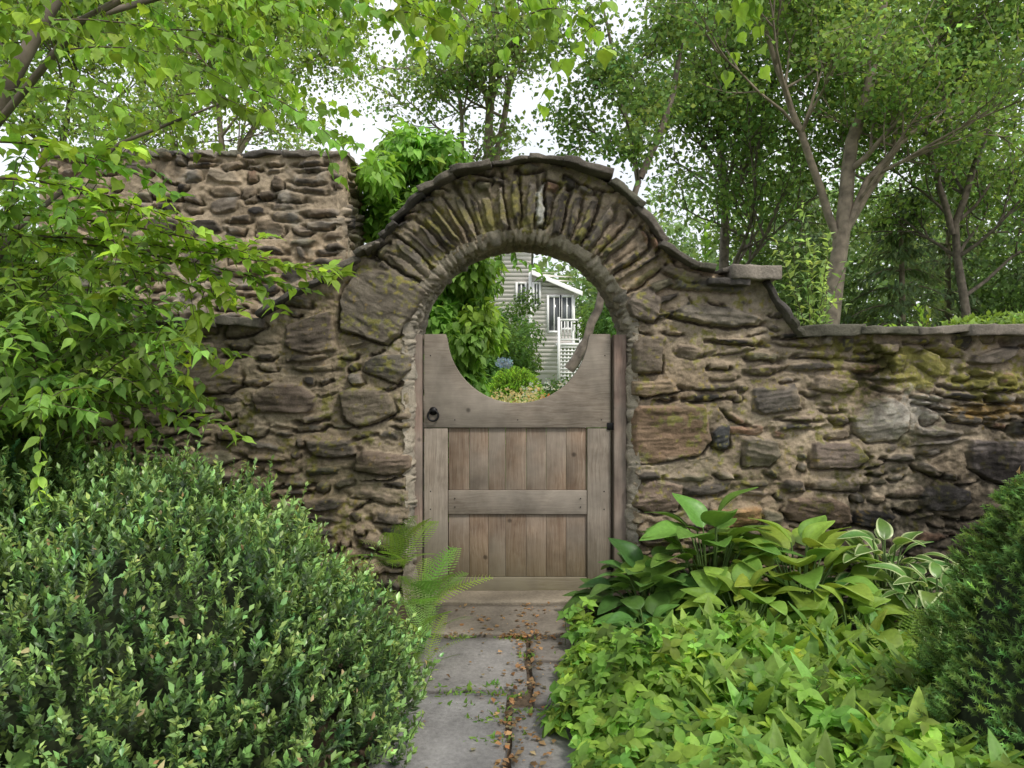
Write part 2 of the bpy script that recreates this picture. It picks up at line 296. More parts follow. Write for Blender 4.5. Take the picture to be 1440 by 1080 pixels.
ms=blob(px(1395),pz(578),0.24,0.05); tint(R,(ms+0.9*nf-0.35)*3,(0.34,0.22,0.07),0.75)
ms=blob(px(1270),pz(590),0.25,0.12)+blob(px(1290),pz(560),.2,.12); tint(R,(ms*0.8+0.9*nf+0.4*nl-0.6)*3,(0.40,0.38,0.33),0.6)
ms=blob(px(690),pz(300),0.5,0.2)+0.5*blob(px(480),pz(400),0.2,0.15); tint(R,(ms*0.7+0.8*nl+0.7*nf-0.42)*3,(0.22,0.20,0.07),0.55)
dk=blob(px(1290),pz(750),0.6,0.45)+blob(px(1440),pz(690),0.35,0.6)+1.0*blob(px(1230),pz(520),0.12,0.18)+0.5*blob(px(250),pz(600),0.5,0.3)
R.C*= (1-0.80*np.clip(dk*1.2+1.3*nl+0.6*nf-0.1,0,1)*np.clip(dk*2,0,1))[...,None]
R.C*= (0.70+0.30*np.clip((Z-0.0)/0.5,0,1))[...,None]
do=np.where(Z<AZ,np.abs(X-AX)-AR,np.hypot(X-AX,Z-AZ)-AR)
R.H-=0.05*np.clip(1-do/0.035,0,1)**2
inside=(Z<ztop(X)+0.004)&~inopen(X,Z,AR+0.001)
fn=lambda x,z,h: np.stack([x,-h,z],-1)
wl=empty('stone_wall'); ar=empty('stone_archway'); wr=empty('stone_wall')
xa,xb=(360-720)/250,(1118-720)/250
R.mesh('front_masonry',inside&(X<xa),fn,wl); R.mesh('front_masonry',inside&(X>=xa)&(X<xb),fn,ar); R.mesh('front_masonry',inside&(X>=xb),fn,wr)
TH=0.46
M_core=plain('mortared_core',(0.24,0.2,0.15),0.95,0,14,0.45)
def core(x0,x1,par,hole):
    xs=np.linspace(x0,x1,int((x1-x0)/0.04)+2); V=[];L=[]
    for x in xs:
        zb=-0.06
        if hole and abs(x-AX)<AR+0.004: zb=AZ+math.sqrt(max(0,(AR+0.004)**2-(x-AX)**2))
        for y in (0.06,TH): V+=[(x,y,zb),(x,y,ztop(x)-0.004)]
    for i in range(len(xs)-1):
        a=i*4;b=a+4; L+=[(a,b,b+1,a+1),(a+2,a+3,b+3,b+2),(a+1,b+1,b+3,a+3)]
    if not hole: L+=[(0,1,3,2),(4*len(xs)-4,4*len(xs)-2,4*len(xs)-1,4*len(xs)-3)]
    mk('core',V,np.array(L),np.full(len(L),4),M_core,par)
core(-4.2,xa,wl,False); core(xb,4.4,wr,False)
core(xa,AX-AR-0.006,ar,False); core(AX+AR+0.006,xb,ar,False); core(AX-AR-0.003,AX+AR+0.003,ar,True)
S_j=AZ+0.05; S_tot=2*S_j+math.pi*AR
I=Relief(0,S_tot,-0.0,TH+0.01,0.008,30); I.H+=0.012
s_=0.02
while s_<S_tot:
    w=U(0.03,0.07) if S_j-0.05<s_<S_tot-S_j else U(0.06,0.14)
    I.stamp(s_+w/2,U(0.05,0.12),w/2-0.008,U(0.05,0.12),U(-.05,.05),U(0.0,0.014)); I.stamp(s_+w/2,U(0.3,0.4),w/2-0.008,U(0.08,0.14),U(-.05,.05),U(0.0,0.016)); s_+=w+0.014
def fin(s,d,h):
    h=np.clip(h,-0.01,0.03)+0.012-0.055*np.clip(1-d/0.05,0,1)**2
    th=(s-S_j)/AR
    x=np.where(s<S_j,AX-AR+h,np.where(s>S_tot-S_j,AX+AR-h,AX-(AR-h)*np.cos(th)))
    z=np.where(s<S_j,s-0.05,np.where(s>S_tot-S_j,S_tot-s-0.05,AZ+(AR-h)*np.sin(th)))
    return np.stack([x,d+0.0,z],-1)
I.C=I.C*0.5+np.array([0.40,0.37,0.31])*0.5*(1+0.5*fbm(I.X*8,I.Z*8,3,5))[...,None]
I.mesh('jamb_lining',np.ones_like(I.X,bool),fin,ar)
# ------------------------------------------------------------ slabs (coping)
def cube_t(n=6):
    V=[];F=[];idx={}
    def g(p):
        k=tuple(np.round(p,5))
        if k not in idx: idx[k]=len(V); V.append(p)
        return idx[k]
    g1=np.linspace(-1,1,n+1)
    for ax in range(3):
        for sg in (-1,1):
            for i in range(n):
                for j in range(n):
                    qd=[]
                    for (a,b) in ((i,j),(i+1,j),(i+1,j+1),(i,j+1)):
                        p=[0,0,0]; p[ax]=sg; p[(ax+1)%3]=g1[a]; p[(ax+2)%3]=g1[b]; qd.append(g(p))
                    if sg<0: qd=qd[::-1]
                    F.append(qd)
    return np.array(V,float),np.array(F)
CV,CF=cube_t(10)
def slabs(name,lst,mat,parent,rough=0.006,rnd=0.25,outl=1.0,smooth=True):
    Vs=[];Ls=[];Cs=[];o=0
    for (c,size,Rm,col) in lst:
        P=CV.copy(); sz=np.array(size)/2
        l=np.abs(P)**6; f=(l.sum(1))**(1/6.); P2=P/f[:,None]; P=P*(1-rnd)+P2*rnd
        off=U(0,40); a=np.arctan2(P[:,1],P[:,0]); P[:,0]*=1+outl*(0.05*np.sin(3*a+off)+0.04*np.sin(7*a+off)); P[:,1]*=1+outl*(0.04*np.sin(4*a+off*2)+0.03*np.sin(9*a))
        V=P*sz; V=V+rough*np.stack([n3(V,18,off),n3(V,24,off+9),0.7*n3(V,30,off+5)],-1)+0.4*rough*np.stack([n3(V,70,off),n3(V,80,off+9),0.7*n3(V,90,off+5)],-1)
        V=V@np.array(Rm).T+np.array(c); Vs.append(V); Ls.append(CF+o); o+=len(V)
        Cs.append(np.repeat(np.array(col)[None],len(V),0)*(1+0.25*n3(V,9,off))[:,None])
    L=np.concatenate(Ls); return mk(name,np.concatenate(Vs),L,np.full(len(L),4),mat,parent,np.concatenate(Cs),smooth)
def Rxy(a,b=0.0,c=0.0): return np.array(Matrix.Rotation(a,3,'Y')@Matrix.Rotation(b,3,'X')@Matrix.Rotation(c,3,'Z'))
CCOL=[(0.14,0.125,0.105),(0.085,0.078,0.07),(0.17,0.15,0.125),(0.11,0.105,0.08),(0.21,0.185,0.155)]
def coping(par,pts,lmin,lmax,th,over=0.05,shingle=0.05):
    pts=np.array(pts); d=np.r_[0,np.cumsum(np.hypot(*(np.diff(pts,axis=0).T)))]; s=0; out=[]
    while s<d[-1]-0.03:
        l=min(U(lmin,lmax),d[-1]-s+0.02); m=s+l/2; x=np.interp(m,d,pts[:,0]); z=np.interp(m,d,pts[:,1])
        x0,z0=np.interp(s,d,pts[:,0]),np.interp(s,d,pts[:,1]); x1,z1=np.interp(min(s+l,d[-1]),d,pts[:,0]),np.interp(min(s+l,d[-1]),d,pts[:,1])
        an=math.atan2(z1-z0,x1-x0)+(shingle if x>AX else -shingle)*U(-0.3,1.4)
        t=th*U(0.6,1.3); o=over*U(0.2,1.5)
        out.append(((x,TH/2-o/2,z+t*0.45),(l*1.03,TH+0.1+o,t),Rxy(-an,rng.normal(0,0.02),rng.normal(0,0.05)),CCOL[rng.integers(5)]))
        if U()<0.3: out.append(((x+U(-.03,.03),TH/2-o/2+U(-0.02,.03),z+t*0.45-0.026),(l*U(.5,.95),TH+0.09+o,t*0.6),Rxy(-an+rng.normal(0,.05),0,rng.normal(0,.05)),CCOL[rng.integers(5)]))
        s+=l*0.97
    slabs('coping_stones',out,M_cap,par,0.006,0.10)
PZ=lambda a,b:(px(a),pz(b))
coping(ar,[PZ(366,450),PZ(440,403),PZ(468,384),PZ(500,367),PZ(540,337),PZ(575,296),PZ(620,261),PZ(680,237),PZ(755,227),PZ(820,240),PZ(870,267),PZ(905,305),PZ(940,355),PZ(985,380),PZ(1030,386)],0.10,0.28,0.030,0.06,0.09)
slabs('shoulder_coping',[((px(1052),TH/2-0.04,pz(386)),(0.27,TH+0.2,0.075),Rxy(0.02,0,0.03),CCOL[4]),((px(1020),TH/2-0.05,pz(399)),(0.22,TH+0.18,0.035),Rxy(0.05,0,-0.03),CCOL[1])],M_cap,ar,0.005,0.12)
coping(ar,[PZ(1074,400),PZ(1098,440),PZ(1120,474)],0.2,0.3,0.035,0.04,0.0)
coping(wr,[PZ(1118,471),(4.4,pz(471))],0.14,0.42,0.052,0.05,0.05)
coping(wl,[(-4.2,pz(455)),PZ(366,458)],0.14,0.4,0.045,0.05,0.05)
# ------------------------------------------------------------ taller wall behind, left
tw=empty('tall_stone_wall')
bx0,bx1,by0,by1,bz=-3.3,-1.163,1.04,1.75,2.80
T=Relief(bx0,bx1,0,bz,0.0085,60)
T.rows(lambda cx,cz,hw,hh: cx-hw>bx0 and cx+hw*0.7<bx1 and cz<bz and U()<0.86,bx0,bx1,0.0,bz,0.08,0.19,0.1,0.26)
T.fill(lambda x,z:True,700,(0.03,0.07),(0.015,0.035))
T.C=T.C*1.05
tint(T,(fbm(T.X*8,T.Z*8,4,70)-0.2)*4,(0.36,0.34,0.3),0.4)
T.H-=0.05*np.clip(1-(bx1-T.X)/0.04,0,1)**2
T.mesh('front_masonry',np.ones_like(T.X,bool),lambda x,z,h:np.stack([x,by0-h,z],-1),tw)
T2=Relief(by0,by1,0,bz,0.0085,80); T2.rows(lambda cx,cz,hw,hh: by0<cx-hw*0.6 and cx+hw*0.6<by1,by0,by1,0,bz,0.08,0.15,0.1,0.3); T2.C*=1.25  # end face colour raised to paint in the light on this side
T2.H-=0.05*np.clip(1-(T2.X-by0)/0.04,0,1)**2
T2.mesh('end_masonry',np.ones_like(T2.X,bool),lambda y,z,h:np.stack([bx1+h,y,z],-1),tw)
boxes('core',[((bx0,by0+0.06,-0.05),(bx1-0.05,by1,bz-0.01))],M_core,tw)
tl=[]; x=bx0
while x<bx1-0.05:
    l=U(0.10,0.34); l=min(l,bx1-x+0.03); t=U(0.03,0.09); tl.append(((x+l/2,(by0+by1)/2-0.01,bz+t*0.15),(l,0.74,t),Rxy(rng.normal(0,.05),0,rng.normal(0,.06)),np.array(CCOL[rng.integers(5)])*1.25)); x+=l*0.95
slabs('top_stones',tl,M_cap,tw,0.012,0.25)
# ------------------------------------------------------------ gate
gate=empty('wooden_gate'); GY=0.13; gd=GY-CAMY
gx=lambda p:(p-720)*gd/1090; gz=lambda p:CAMH+(510-p)*gd/1090
A1,A2,A3=(0.155,0.123,0.097),(0.255,0.213,0.172),(0.345,0.30,0.25)
M_wh=wood('weathered_wood_rail',0,A1,A2,A3)
M_wv=wood('weathered_wood_stile',2,A1,A2,A3)
M_wp=wood('weathered_wood_panel',2,(0.14,0.09,0.062),(0.235,0.168,0.12),(0.33,0.265,0.205))
M_wj=wood('jamb_wood',2,(0.14,0.09,0.07),(0.23,0.16,0.13),(0.31,0.24,0.195))
cx_,cz_,cr=gx(728),gz(468),99*gd/1090
out=[(gx(597),gz(470)),(gx(627),gz(470)),(gx(629.5),gz(478))]
for k in range(41):
    t=math.pi+math.pi*0.035+(math.pi*0.93)*k/40; out.append((cx_+cr*math.cos(t),cz_+cr*math.sin(t)))
out+=[(gx(826.5),gz(478)),(gx(829),gz(470)),(gx(858),gz(470)),(gx(858),gz(601)),(gx(597),gz(601))]
n=len(out); V=[(x,GY-0.022,z) for x,z in out]+[(x,GY+0.022,z) for x,z in out]
L=list(range(n))[::1]+list(range(2*n-1,n-1,-1)); S=[n,n]
for i in range(n): j=(i+1)%n; L+=[i,i+n,j+n,j]; S.append(4)
o=mk('top_rail',V,L,S,M_wh,gate)
bm=bmesh.new(); bm.from_mesh(o.data); bmesh.ops.recalc_face_normals(bm,faces=bm.faces); bm.to_mesh(o.data); bm.free()
m=o.modifiers.new('b','BEVEL'); m.width=0.003; m.segments=2
def board(nm,x0,x1,y0,y1,z0,z1,mat,bv=0.003): boxes(nm,[((gx(x0),y0,gz(z0)),(gx(x1),y1,gz(z1)))],mat,gate,bv)
board('left_stile',597,630,GY-0.022,GY+0.02,846,602.2,M_wv); board('right_stile',825.5,858,GY-0.021,GY+0.02,846,602.2,M_wv)
board('mid_rail',630.7,824.8,GY-0.018,GY+0.02,722.5,689,M_wh); board('bottom_rail',630.7,824.8,GY-0.019,GY+0.02,846,811,M_wh)
e=np.array([631,660,687,711,740,768,796,825])
for i in range(7):
    board('panel_board_%d'%i,e[i]+0.2,e[i+1]-0.2,GY-0.004+U(-.001,.001),GY+0.016,688.6,601.6,M_wp,0.0015)
    board('lower_panel_board_%d'%i,e[i]+0.2,e[i+1]-0.2,GY-0.004+U(-.001,.001),GY+0.016,810.6,723,M_wp,0.0015)
for nm,a,b in (('left_jamb_post',577.5,594.5),('right_jamb_post',862,879)):
    board(nm,a,b,GY-0.055,GY+0.05,850,471,M_wj)
board('stop_batten',861,864.5,GY+0.052,GY+0.08,846,474,M_wj)
M_iron=plain('black_iron',(0.012,0.012,0.013),0.45,0.6,40,0.3)
def torus(nm,c,R0,r,tilt,par,mat):
    t=np.linspace(0,2*math.pi,33); pts=[(c[0]+R0*math.cos(a),c[1]-tilt*R0*(1-math.sin(a)),c[2]+R0*math.sin(a)) for a in t]; tubes(nm,[(pts,r,r)],mat,par,8)
hx,hz=gx(610),gz(583)
torus('ring_handle',(hx,GY-0.034,hz-0.004),0.030,0.006,0.15,gate,M_iron)
def disc(nm,c,r,y0,y1,mat,par,k=16):
    a=np.linspace(0,2*math.pi,k,endpoint=False); V=[(c[0]+r*math.cos(t),y,c[1]+r*math.sin(t)) for y in (y0,y1) for t in a]
    L=list(range(k))+list(range(2*k-1,k-1,-1)); S=[k,k]
    for i in range(k): j=(i+1)%k; L+=[i,i+k,j+k,j]; S.append(4)
    mk(nm,V,L,S,mat,par)
disc('handle_plate',(hx,hz+0.022),0.024,GY-0.030,GY-0.022,M_iron,gate)
boxes('latch_stub',[((hx-0.007,GY-0.052,hz+0.018),(hx+0.007,GY-0.028,hz+0.032))],M_iron,gate,0.002)
boxes('hinges',[((gx(853),GY-0.028,gz(604)),(gx(866),GY-0.0225,gz(594))),((gx(853),GY-0.028,gz(800)),(gx(866),GY-0.0225,gz(790)))],M_iron,gate,0.001)
for k,(sx,sy) in enumerate([(606,690),(606,715),(849,690),(849,715),(640,700),(640,712),(816,700),(816,712),(845,590),(850,500),(606,500),(640,590),(728,590),(640,823),(816,823)]):
    disc('screw_%d'%k,(gx(sx),gz(sy)),0.0035,GY-0.0235,GY-0.0195,M_iron,gate,8)
# ------------------------------------------------------------ path + ground
M_slab=attr_mat('flagstone',0.8,60,5,0.5,0.002,0.5,1.5,0.3)
path=empty('flagstone_path')
def gp(px_,py_): D=CAMH*1090/(py_-510); return ((px_-720)*D/1090,D+CAMY)
sl=[]
def slab(x0,x1,y0,y1,c,z=0.0): sl.append((((x0+x1)/2,(y0+y1)/2,z),(x1-x0,y1-y0,0.07),Rxy(0,0,rng.normal(0,0.01)),np.array(c)*0.95))
slab(-0.56,0.64,-0.10,0.42,(0.20,0.17,0.13),0.0)
slab(-0.42,0.42,-0.58,-0.13,(0.19,0.165,0.135),-0.008)
slab(-0.48,0.06,-1.21,-0.62,(0.2,0.19,0.18),-0.012); slab(0.09,0.45,-0.90,-0.63,(0.18,0.16,0.14),-0.01); slab(0.09,0.5,-1.34,-0.94,(0.17,0.16,0.15),-0.012)
slab(-0.47,-0.025,-2.04,-1.25,(0.19,0.185,0.18),-0.01); slab(0.0,0.42,-1.97,-1.38,(0.18,0.175,0.17),-0.012)
slab(-0.45,0.15,-2.7,-2.08,(0.19,0.18,0.17)); slab(0.18,0.5,-2.7,-2.01,(0.17,0.17,0.17)); slab(-0.5,0.05,-3.5,-2.74,(0.19,0.18,0.17)); slab(0.08,0.5,-3.5,-2.74,(0.18,0.17,0.17)); slab(-0.5,0.5,-4.3,-3.54,(0.18,0.18,0.17)); slab(-0.5,0.5,-5.2,-4.33,(0.18,0.18,0.17))
slabs('slabs',sl,M_slab,path,0.004,0.06,0.3)
m,nt,b=base_mat('ground_soil_lawn'); L=nt.links
tc=N(nt,'ShaderNodeTexCoord'); n1=N(nt,'ShaderNodeTexNoise'); n1.inputs['Scale'].default_value=25; n1.inputs['Detail'].default_value=8; L.new(tc.outputs['Object'],n1.inputs['Vector'])
r1=N(nt,'ShaderNodeValToRGB'); r1.color_ramp.elements[0].color=(0.03,0.022,0.014,1); r1.color_ramp.elements[1].color=(0.13,0.09,0.055,1); L.new(n1.outputs['Fac'],r1.inputs[0])
r2=N(nt,'ShaderNodeValToRGB'); r2.color_ramp.elements[0].color=(0.03,0.06,0.012,1); r2.color_ramp.elements[1].color=(0.10,0.17,0.03,1); L.new(n1.outputs['Fac'],r2.inputs[0])
sp=N(nt,'ShaderNodeSeparateXYZ'); L.new(tc.outputs['Object'],sp.inputs[0]); mr=N(nt,'ShaderNodeMapRange'); mr.inputs[1].default_value=3; mr.inputs[2].default_value=5; L.new(sp.outputs['Y'],mr.inputs[0])
mi=N(nt,'ShaderNodeMix',data_type='RGBA'); L.new(mr.outputs[0],mi.inputs[0]); L.new(r1.outputs[0],mi.inputs[6]); L.new(r2.outputs[0],mi.inputs[7]); L.new(mi.outputs[2],b.inputs['Base Color']); b.inputs['Roughness'].default_value=0.95
bu=N(nt,'ShaderNodeBump'); bu.inputs['Distance'].default_value=0.03; L.new(n1.outputs['Fac'],bu.inputs['Height']); L.new(bu.outputs[0],b.inputs['Normal'])
mk('ground',[(-400,-400,0),(400,-400,0),(400,400,0),(-400,400,0)],[0,1,2,3],[4],m)
# ------------------------------------------------------------ holly shrub, left foreground
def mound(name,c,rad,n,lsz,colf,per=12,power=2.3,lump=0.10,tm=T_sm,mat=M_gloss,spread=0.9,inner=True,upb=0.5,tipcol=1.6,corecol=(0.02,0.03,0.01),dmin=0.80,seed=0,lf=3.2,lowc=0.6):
    par=empty(name); c=np.array(c); rad=np.array(rad)
    d=rdir(n*2); d=d[d[:,2]>-0.12][:n]
    den=(np.abs(d)**power).sum(1)**(1/power); s=d/den[:,None]
    k=1+lump*n3(s,lf,seed)*0.5+lump*0.6*n3(s,lf*2.6,seed+3)*0.5
    dep=U(dmin**1.6,1.0,len(d))**0.625
    P=c+s*rad*(k*dep)[:,None]; P=P[P[:,2]>0.01]
    nrm=nz((P-c)/rad**2); tw=nz(nrm+np.array([0,0,upb])+0.55*rdir(len(P)))
    Pp=np.repeat(P,per,0); T_=np.repeat(tw,per,0); nn=len(Pp); lo=np.tile(np.linspace(0,1,per),len(P))
    side=nz(rdir(nn)); side=nz(side-(side*T_).sum(1,keepdims=True)*T_)
    fw=nz(side*(spread*(1.15-lo*0.8))[:,None]+T_*0.7)
    ls=np.repeat(U(0.75,1.2,len(P)),per)
    pos=Pp-T_*((1-lo)*lsz*2.6)[:,None]
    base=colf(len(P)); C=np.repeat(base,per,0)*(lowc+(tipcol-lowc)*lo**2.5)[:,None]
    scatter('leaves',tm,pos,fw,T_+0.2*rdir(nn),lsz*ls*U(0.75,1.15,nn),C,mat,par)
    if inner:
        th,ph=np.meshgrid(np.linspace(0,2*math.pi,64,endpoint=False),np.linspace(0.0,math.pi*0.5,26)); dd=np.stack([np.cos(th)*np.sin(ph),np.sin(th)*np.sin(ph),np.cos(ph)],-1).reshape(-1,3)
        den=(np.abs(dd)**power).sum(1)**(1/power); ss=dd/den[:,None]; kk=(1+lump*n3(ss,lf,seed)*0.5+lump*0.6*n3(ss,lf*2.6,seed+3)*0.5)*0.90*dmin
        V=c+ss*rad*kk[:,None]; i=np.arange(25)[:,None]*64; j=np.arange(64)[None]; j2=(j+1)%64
        qd=np.stack([i+j,i+64+j,i+64+j2,i+j2],-1).reshape(-1,4); mk('inner_shade_core',V,qd,np.full(len(qd),4),plain(name+'_inner',corecol,1,0,60,0.7),par,None,True)  # dark solid shell, stands in for the shade deep inside the shrub
    return par,P,nrm
cf=lambda c,v=0.2,h=0.1: (lambda n: rcol(n,c,v,h))
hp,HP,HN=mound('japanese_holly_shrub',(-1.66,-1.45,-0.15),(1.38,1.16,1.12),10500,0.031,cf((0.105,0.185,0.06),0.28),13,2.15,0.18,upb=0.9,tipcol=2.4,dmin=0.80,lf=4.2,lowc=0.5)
k=rng.choice(len(HP),2300); sp_=[];po=[];fw=[];nn_=[];
for i in k:
    if HP[i,2]<0.15: continue
    d=nz(HN[i]*0.6+np.array([0,0,0.9])+0.4*rdir(1)[0]); Ls=U(0.04,0.12)*(1.5 if U()<0.12 else 1); p0=HP[i]; sp_.append(([p0,p0+d*Ls*0.5,p0+d*Ls],0.0018,0.001))
    for t in np.linspace(0.1,1,11): po.append(p0+d*Ls*t); fw.append(nz(rdir(1)[0]*0.9+d*0.7)); nn_.append(d)
tubes('shoots',sp_,M_stem,hp,4); scatter('shoot_leaves',T_sm,po,fw,nn_,U(0.018,0.031,len(po)),rcol(len(po),(0.23,0.35,0.10),0.28),M_gloss,hp)
k=rng.choice(len(HP),420); scatter('fallen_petals',T_nar,HP[k]+HN[k]*0.045,rdir(420),HN[k],U(0.016,0.036,420),rcol(420,(0.48,0.34,0.19),0.25),M_leaf,hp)
# ------------------------------------------------------------ branch-based leafy plants
def bez(p0,p1,p2,n=9):
    t=np.linspace(0,1,n)[:,None]; return (1-t)**2*np.array(p0)+2*t*(1-t)*np.array(p1)+t*t*np.array(p2)
def leafy(name,curves,step,lsz,col,tm,mat=M_leaf,r0=0.006,sub=0,sublen=0.3,hang=0.4,par=None,v=0.25,twm=M_twig,jit=0.0):
    par=par or empty(name); B=[];po=[];fw=[];nr=[];cc=[]
    allc=[]
    for cv in curves:
        cv=np.asarray(cv); allc.append((cv,r0))
        for s in range(int(sub)):
            t=U(0.2,0.98); i=t*(len(cv)-1); a=int(i); p=cv[a]+(cv[min(a+1,len(cv)-1)]-cv[a])*(i-a); tg=nz(cv[min(a+1,len(cv)-1)]-cv[a])
            d=nz(tg*0.8+rdir(1)[0]*0.8+np.array([0,0,0.05])); l=sublen*U(0.4,1.2); allc.append((bez(p,p+d*l*0.5+[0,0,0.03],p+d*l-[0,0,l*0.25],6),r0*0.4))
    for cv,r in allc:
        B.append((cv,r,r*0.25)); seg=np.linalg.norm(np.diff(cv,axis=0),axis=1); d=np.r_[0,np.cumsum(seg)]; n=max(2,int(d[-1]/step)); cl=rcol(1,col,0.2,0.08)[0]
        for s in np.linspace(0.08*d[-1],d[-1],n):
            p=np.array([np.interp(s,d,cv[:,j]) for j in range(3)]); p2=np.array([np.interp(min(s+0.02,d[-1]),d,cv[:,j]) for j in range(3)]); tg=nz(p2-p+1e-6*rdir(1)[0])
            for sd in (-1,1):
                w=nz(np.cross(tg,[0,0,1])+0.5*rdir(1)[0])*sd
                po.append(p+jit*rdir(1)[0]); fw.append(nz(tg*0.45+w*0.8+np.array([0,0,-hang])+0.35*rdir(1)[0])); nr.append(nz(np.array([0,0,1.0])+0.55*rdir(1)[0])); cc.append(cl)
    n=len(po); tubes('branches',B,twm,par,5); scatter('leaves',tm,po,fw,nr,lsz*U(0.55,1.15,n),np.array(cc)*np.exp(rng.normal(0,v,(n,1))),mat,par); return par
cur=[]; base=np.array([-2.45,-0.95,0.0])
for i in range(105):
    ty=U(-1.75,-0.25); tp=U(-160,265); tyy=U(190,700)
    if tp>150 and tyy>560: tyy-=120
    if tp>190 and tyy<300: tyy+=150
    if 130<tp<265 and tyy<420 and U()<0.6: tp-=130
    e_=W(tp,tyy,ty); st=base+np.array([U(-.3,.3),U(-.4,.5),0]); cur.append(bez(st,(st+e_)/2+np.array([-0.25,0,0.55+U(0,.3)]),e_,10))
leafy('leafy_shrub',cur,0.04,0.070,(0.16,0.28,0.055),T_ovh,sub=7,sublen=0.34)
cur=[]
for (sx,sy,mx_,my_,ex,ey,Yy) in [(-40,330,200,330,468,388,-1.3),(-40,300,180,300,400,372,-1.35),(0,330,220,350,440,410,-1.25),(-30,420,150,330,330,430,-1.3),(-20,250,120,250,300,330,-1.5),(-40,380,120,380,360,352,-1.2),(-40,200,100,190,250,275,-1.5),(-30,500,120,430,250,480,-1.1),(-20,600,90,520,250,590,-1.2)]:
    cur.append(bez(W(sx,sy,Yy-0.2),W(mx_,my_,Yy),W(ex,ey,Yy+0.1),10))
leafy('arching_branches',cur,0.03,0.078,(0.25,0.39,0.06),T_ovh,sub=5,sublen=0.26,hang=0.0)
tr=empty('overhanging_tree')
tb=[(np.array([[-2.55,-1.3,0],[-2.5,-1.3,0.9],[-2.33,-1.2,1.75],[-2.2,-1.2,2.2],[-1.95,-1.15,2.75],[-1.6,-1.1,3.4]]),0.065,0.02),
    (np.array([[-2.3,-1.2,1.75],[-2.2,-1.4,2.3],[-2.0,-1.6,2.9]]),0.035,0.015),
    (np.array([[-2.2,-1.2,2.2],[-1.7,-1.3,2.7],[-1.0,-1.4,3.0],[-0.3,-1.5,3.05],[0.4,-1.5,2.95]]),0.018,0.005),
    (np.array([[-1.85,-1.15,2.75],[-1.3,-1.0,3.0],[-0.7,-0.9,3.1],[0.0,-0.8,3.15]]),0.015,0.004),
    (np.array([[-2.4,-1.2,1.2],[-2.1,-1.1,1.9],[-1.7,-1.0,2.3],[-1.2,-1.0,2.5]]),0.018,0.004)]
tubes('trunk_and_limbs',tb,M_bark,tr,8)
cur=[]
for i in range(84):
    Yy=U(-1.9,-0.5); ex=U(-80,505); lim=235-0.12*abs(ex-200) if ex<330 else 215
    ey=U(-90,lim) if U()<0.72 else U(-90,60)
    e_=W(ex,ey,Yy); st=e_+np.array([-U(0.2,0.6),U(-.2,.2),U(0.05,0.35)]); cur.append(bez(st,(st+e_)/2+np.array([0,0,0.1]),e_,7))
for i in range(26):
    Yy=U(-1.9,-1.0); ex=U(480,850); ey=U(-90,70-0.03*(ex-480)); e_=W(ex,ey,Yy); st=e_+np.array([-U(0.15,0.4),0,U(0.05,0.25)]); cur.append(bez(st,(st+e_)/2+np.array([0,0,0.08]),e_,7))
for ex,ey in [(1040,5),(1062,18)]: e_=W(ex,ey,-1.6); cur.append(bez(e_+[0,0,0.35],e_+[0.03,0,0.2],e_,5))
leafy('',cur,0.05,0.062,(0.23,0.38,0.055),T_heart,sub=3,sublen=0.24,hang=0.7,par=tr,twm=M_twig,r0=0.003)
# ------------------------------------------------------------ ferns
def fern_t(np_=20):
    V=[];F=[]
    def q3(t): return np.array([0,t,0.2*t-0.50*t*t])
    for i in range(np_):
        t=0.10+0.90*i/np_; L_=0.20*math.sin(math.pi*min(1,(1-t)*0.85+0.08)**0.9)+0.006; p=q3(t); w=0.0088
        for sg in (-1,1):
            for s in range(4):
                f0,f1=s/4,(s+1)/4; a0=p+np.array([sg*L_*f0,L_*0.35*f0,-0.15*L_*f0*f0]); a1=p+np.array([sg*L_*f1,L_*0.35*f1,-0.15*L_*f1*f1]); ww=w*(1.4-1.0*f0); b=len(V)
                V+=[tuple(a0+[0,-ww*0.4,0]),tuple((a0+a1)/2+[0,-ww*1.2,0]),tuple(a1),tuple((a0+a1)/2+[0,ww*1.2,0]),tuple(a0+[0,ww*0.4,0])]
                F.append((b,b+1,b+2,b+3,b+4) if sg>0 else (b+4,b+3,b+2,b+1,b))
    for i in range(8):
        a=q3(i/8);c=q3((i+1)/8); b=len(V); V+=[tuple(a+[-.004,0,0]),tuple(a+[.004,0,0]),tuple(c+[.003,0,0]),tuple(c+[-.003,0,0])]; F.append((b,b+1,b+2,b+3))
    return tmpl(V,F)
T_fern=fern_t(20)
def fern(c,n,L_,col=(0.20,0.34,0.07)):
    a=U(0,6.28,n); el=U(0.25,1.25,n); fw=np.stack([np.cos(a)*np.cos(el),np.sin(a)*np.cos(el),np.sin(el)],-1); nr=np.stack([-np.cos(a)*np.sin(el),-np.sin(a)*np.sin(el),np.cos(el)],-1)+0.3*rdir(n)
    p=empty('fern'); scatter('fronds',T_fern,np.array(c)+0.04*rdir(n)*[1,1,0],fw,nr,L_*U(0.55,1.1,n),rcol(n,col,0.25),M_leaf,p)
fern((-0.46,-0.42,0.08),15,0.42); fern((-0.42,-0.72,0.05),12,0.32); fern((-0.60,-0.22,0.25),12,0.42,(0.22,0.36,0.07)); fern((-0.40,-1.0,0.02),9,0.22)
fern((-1.62,-2.42,0.08),16,0.32,(0.26,0.38,0.09)); fern((1.50,-1.32,0.12),11,0.28,(0.18,0.31,0.06)); fern((1.15,-1.08,0.10),8,0.26)
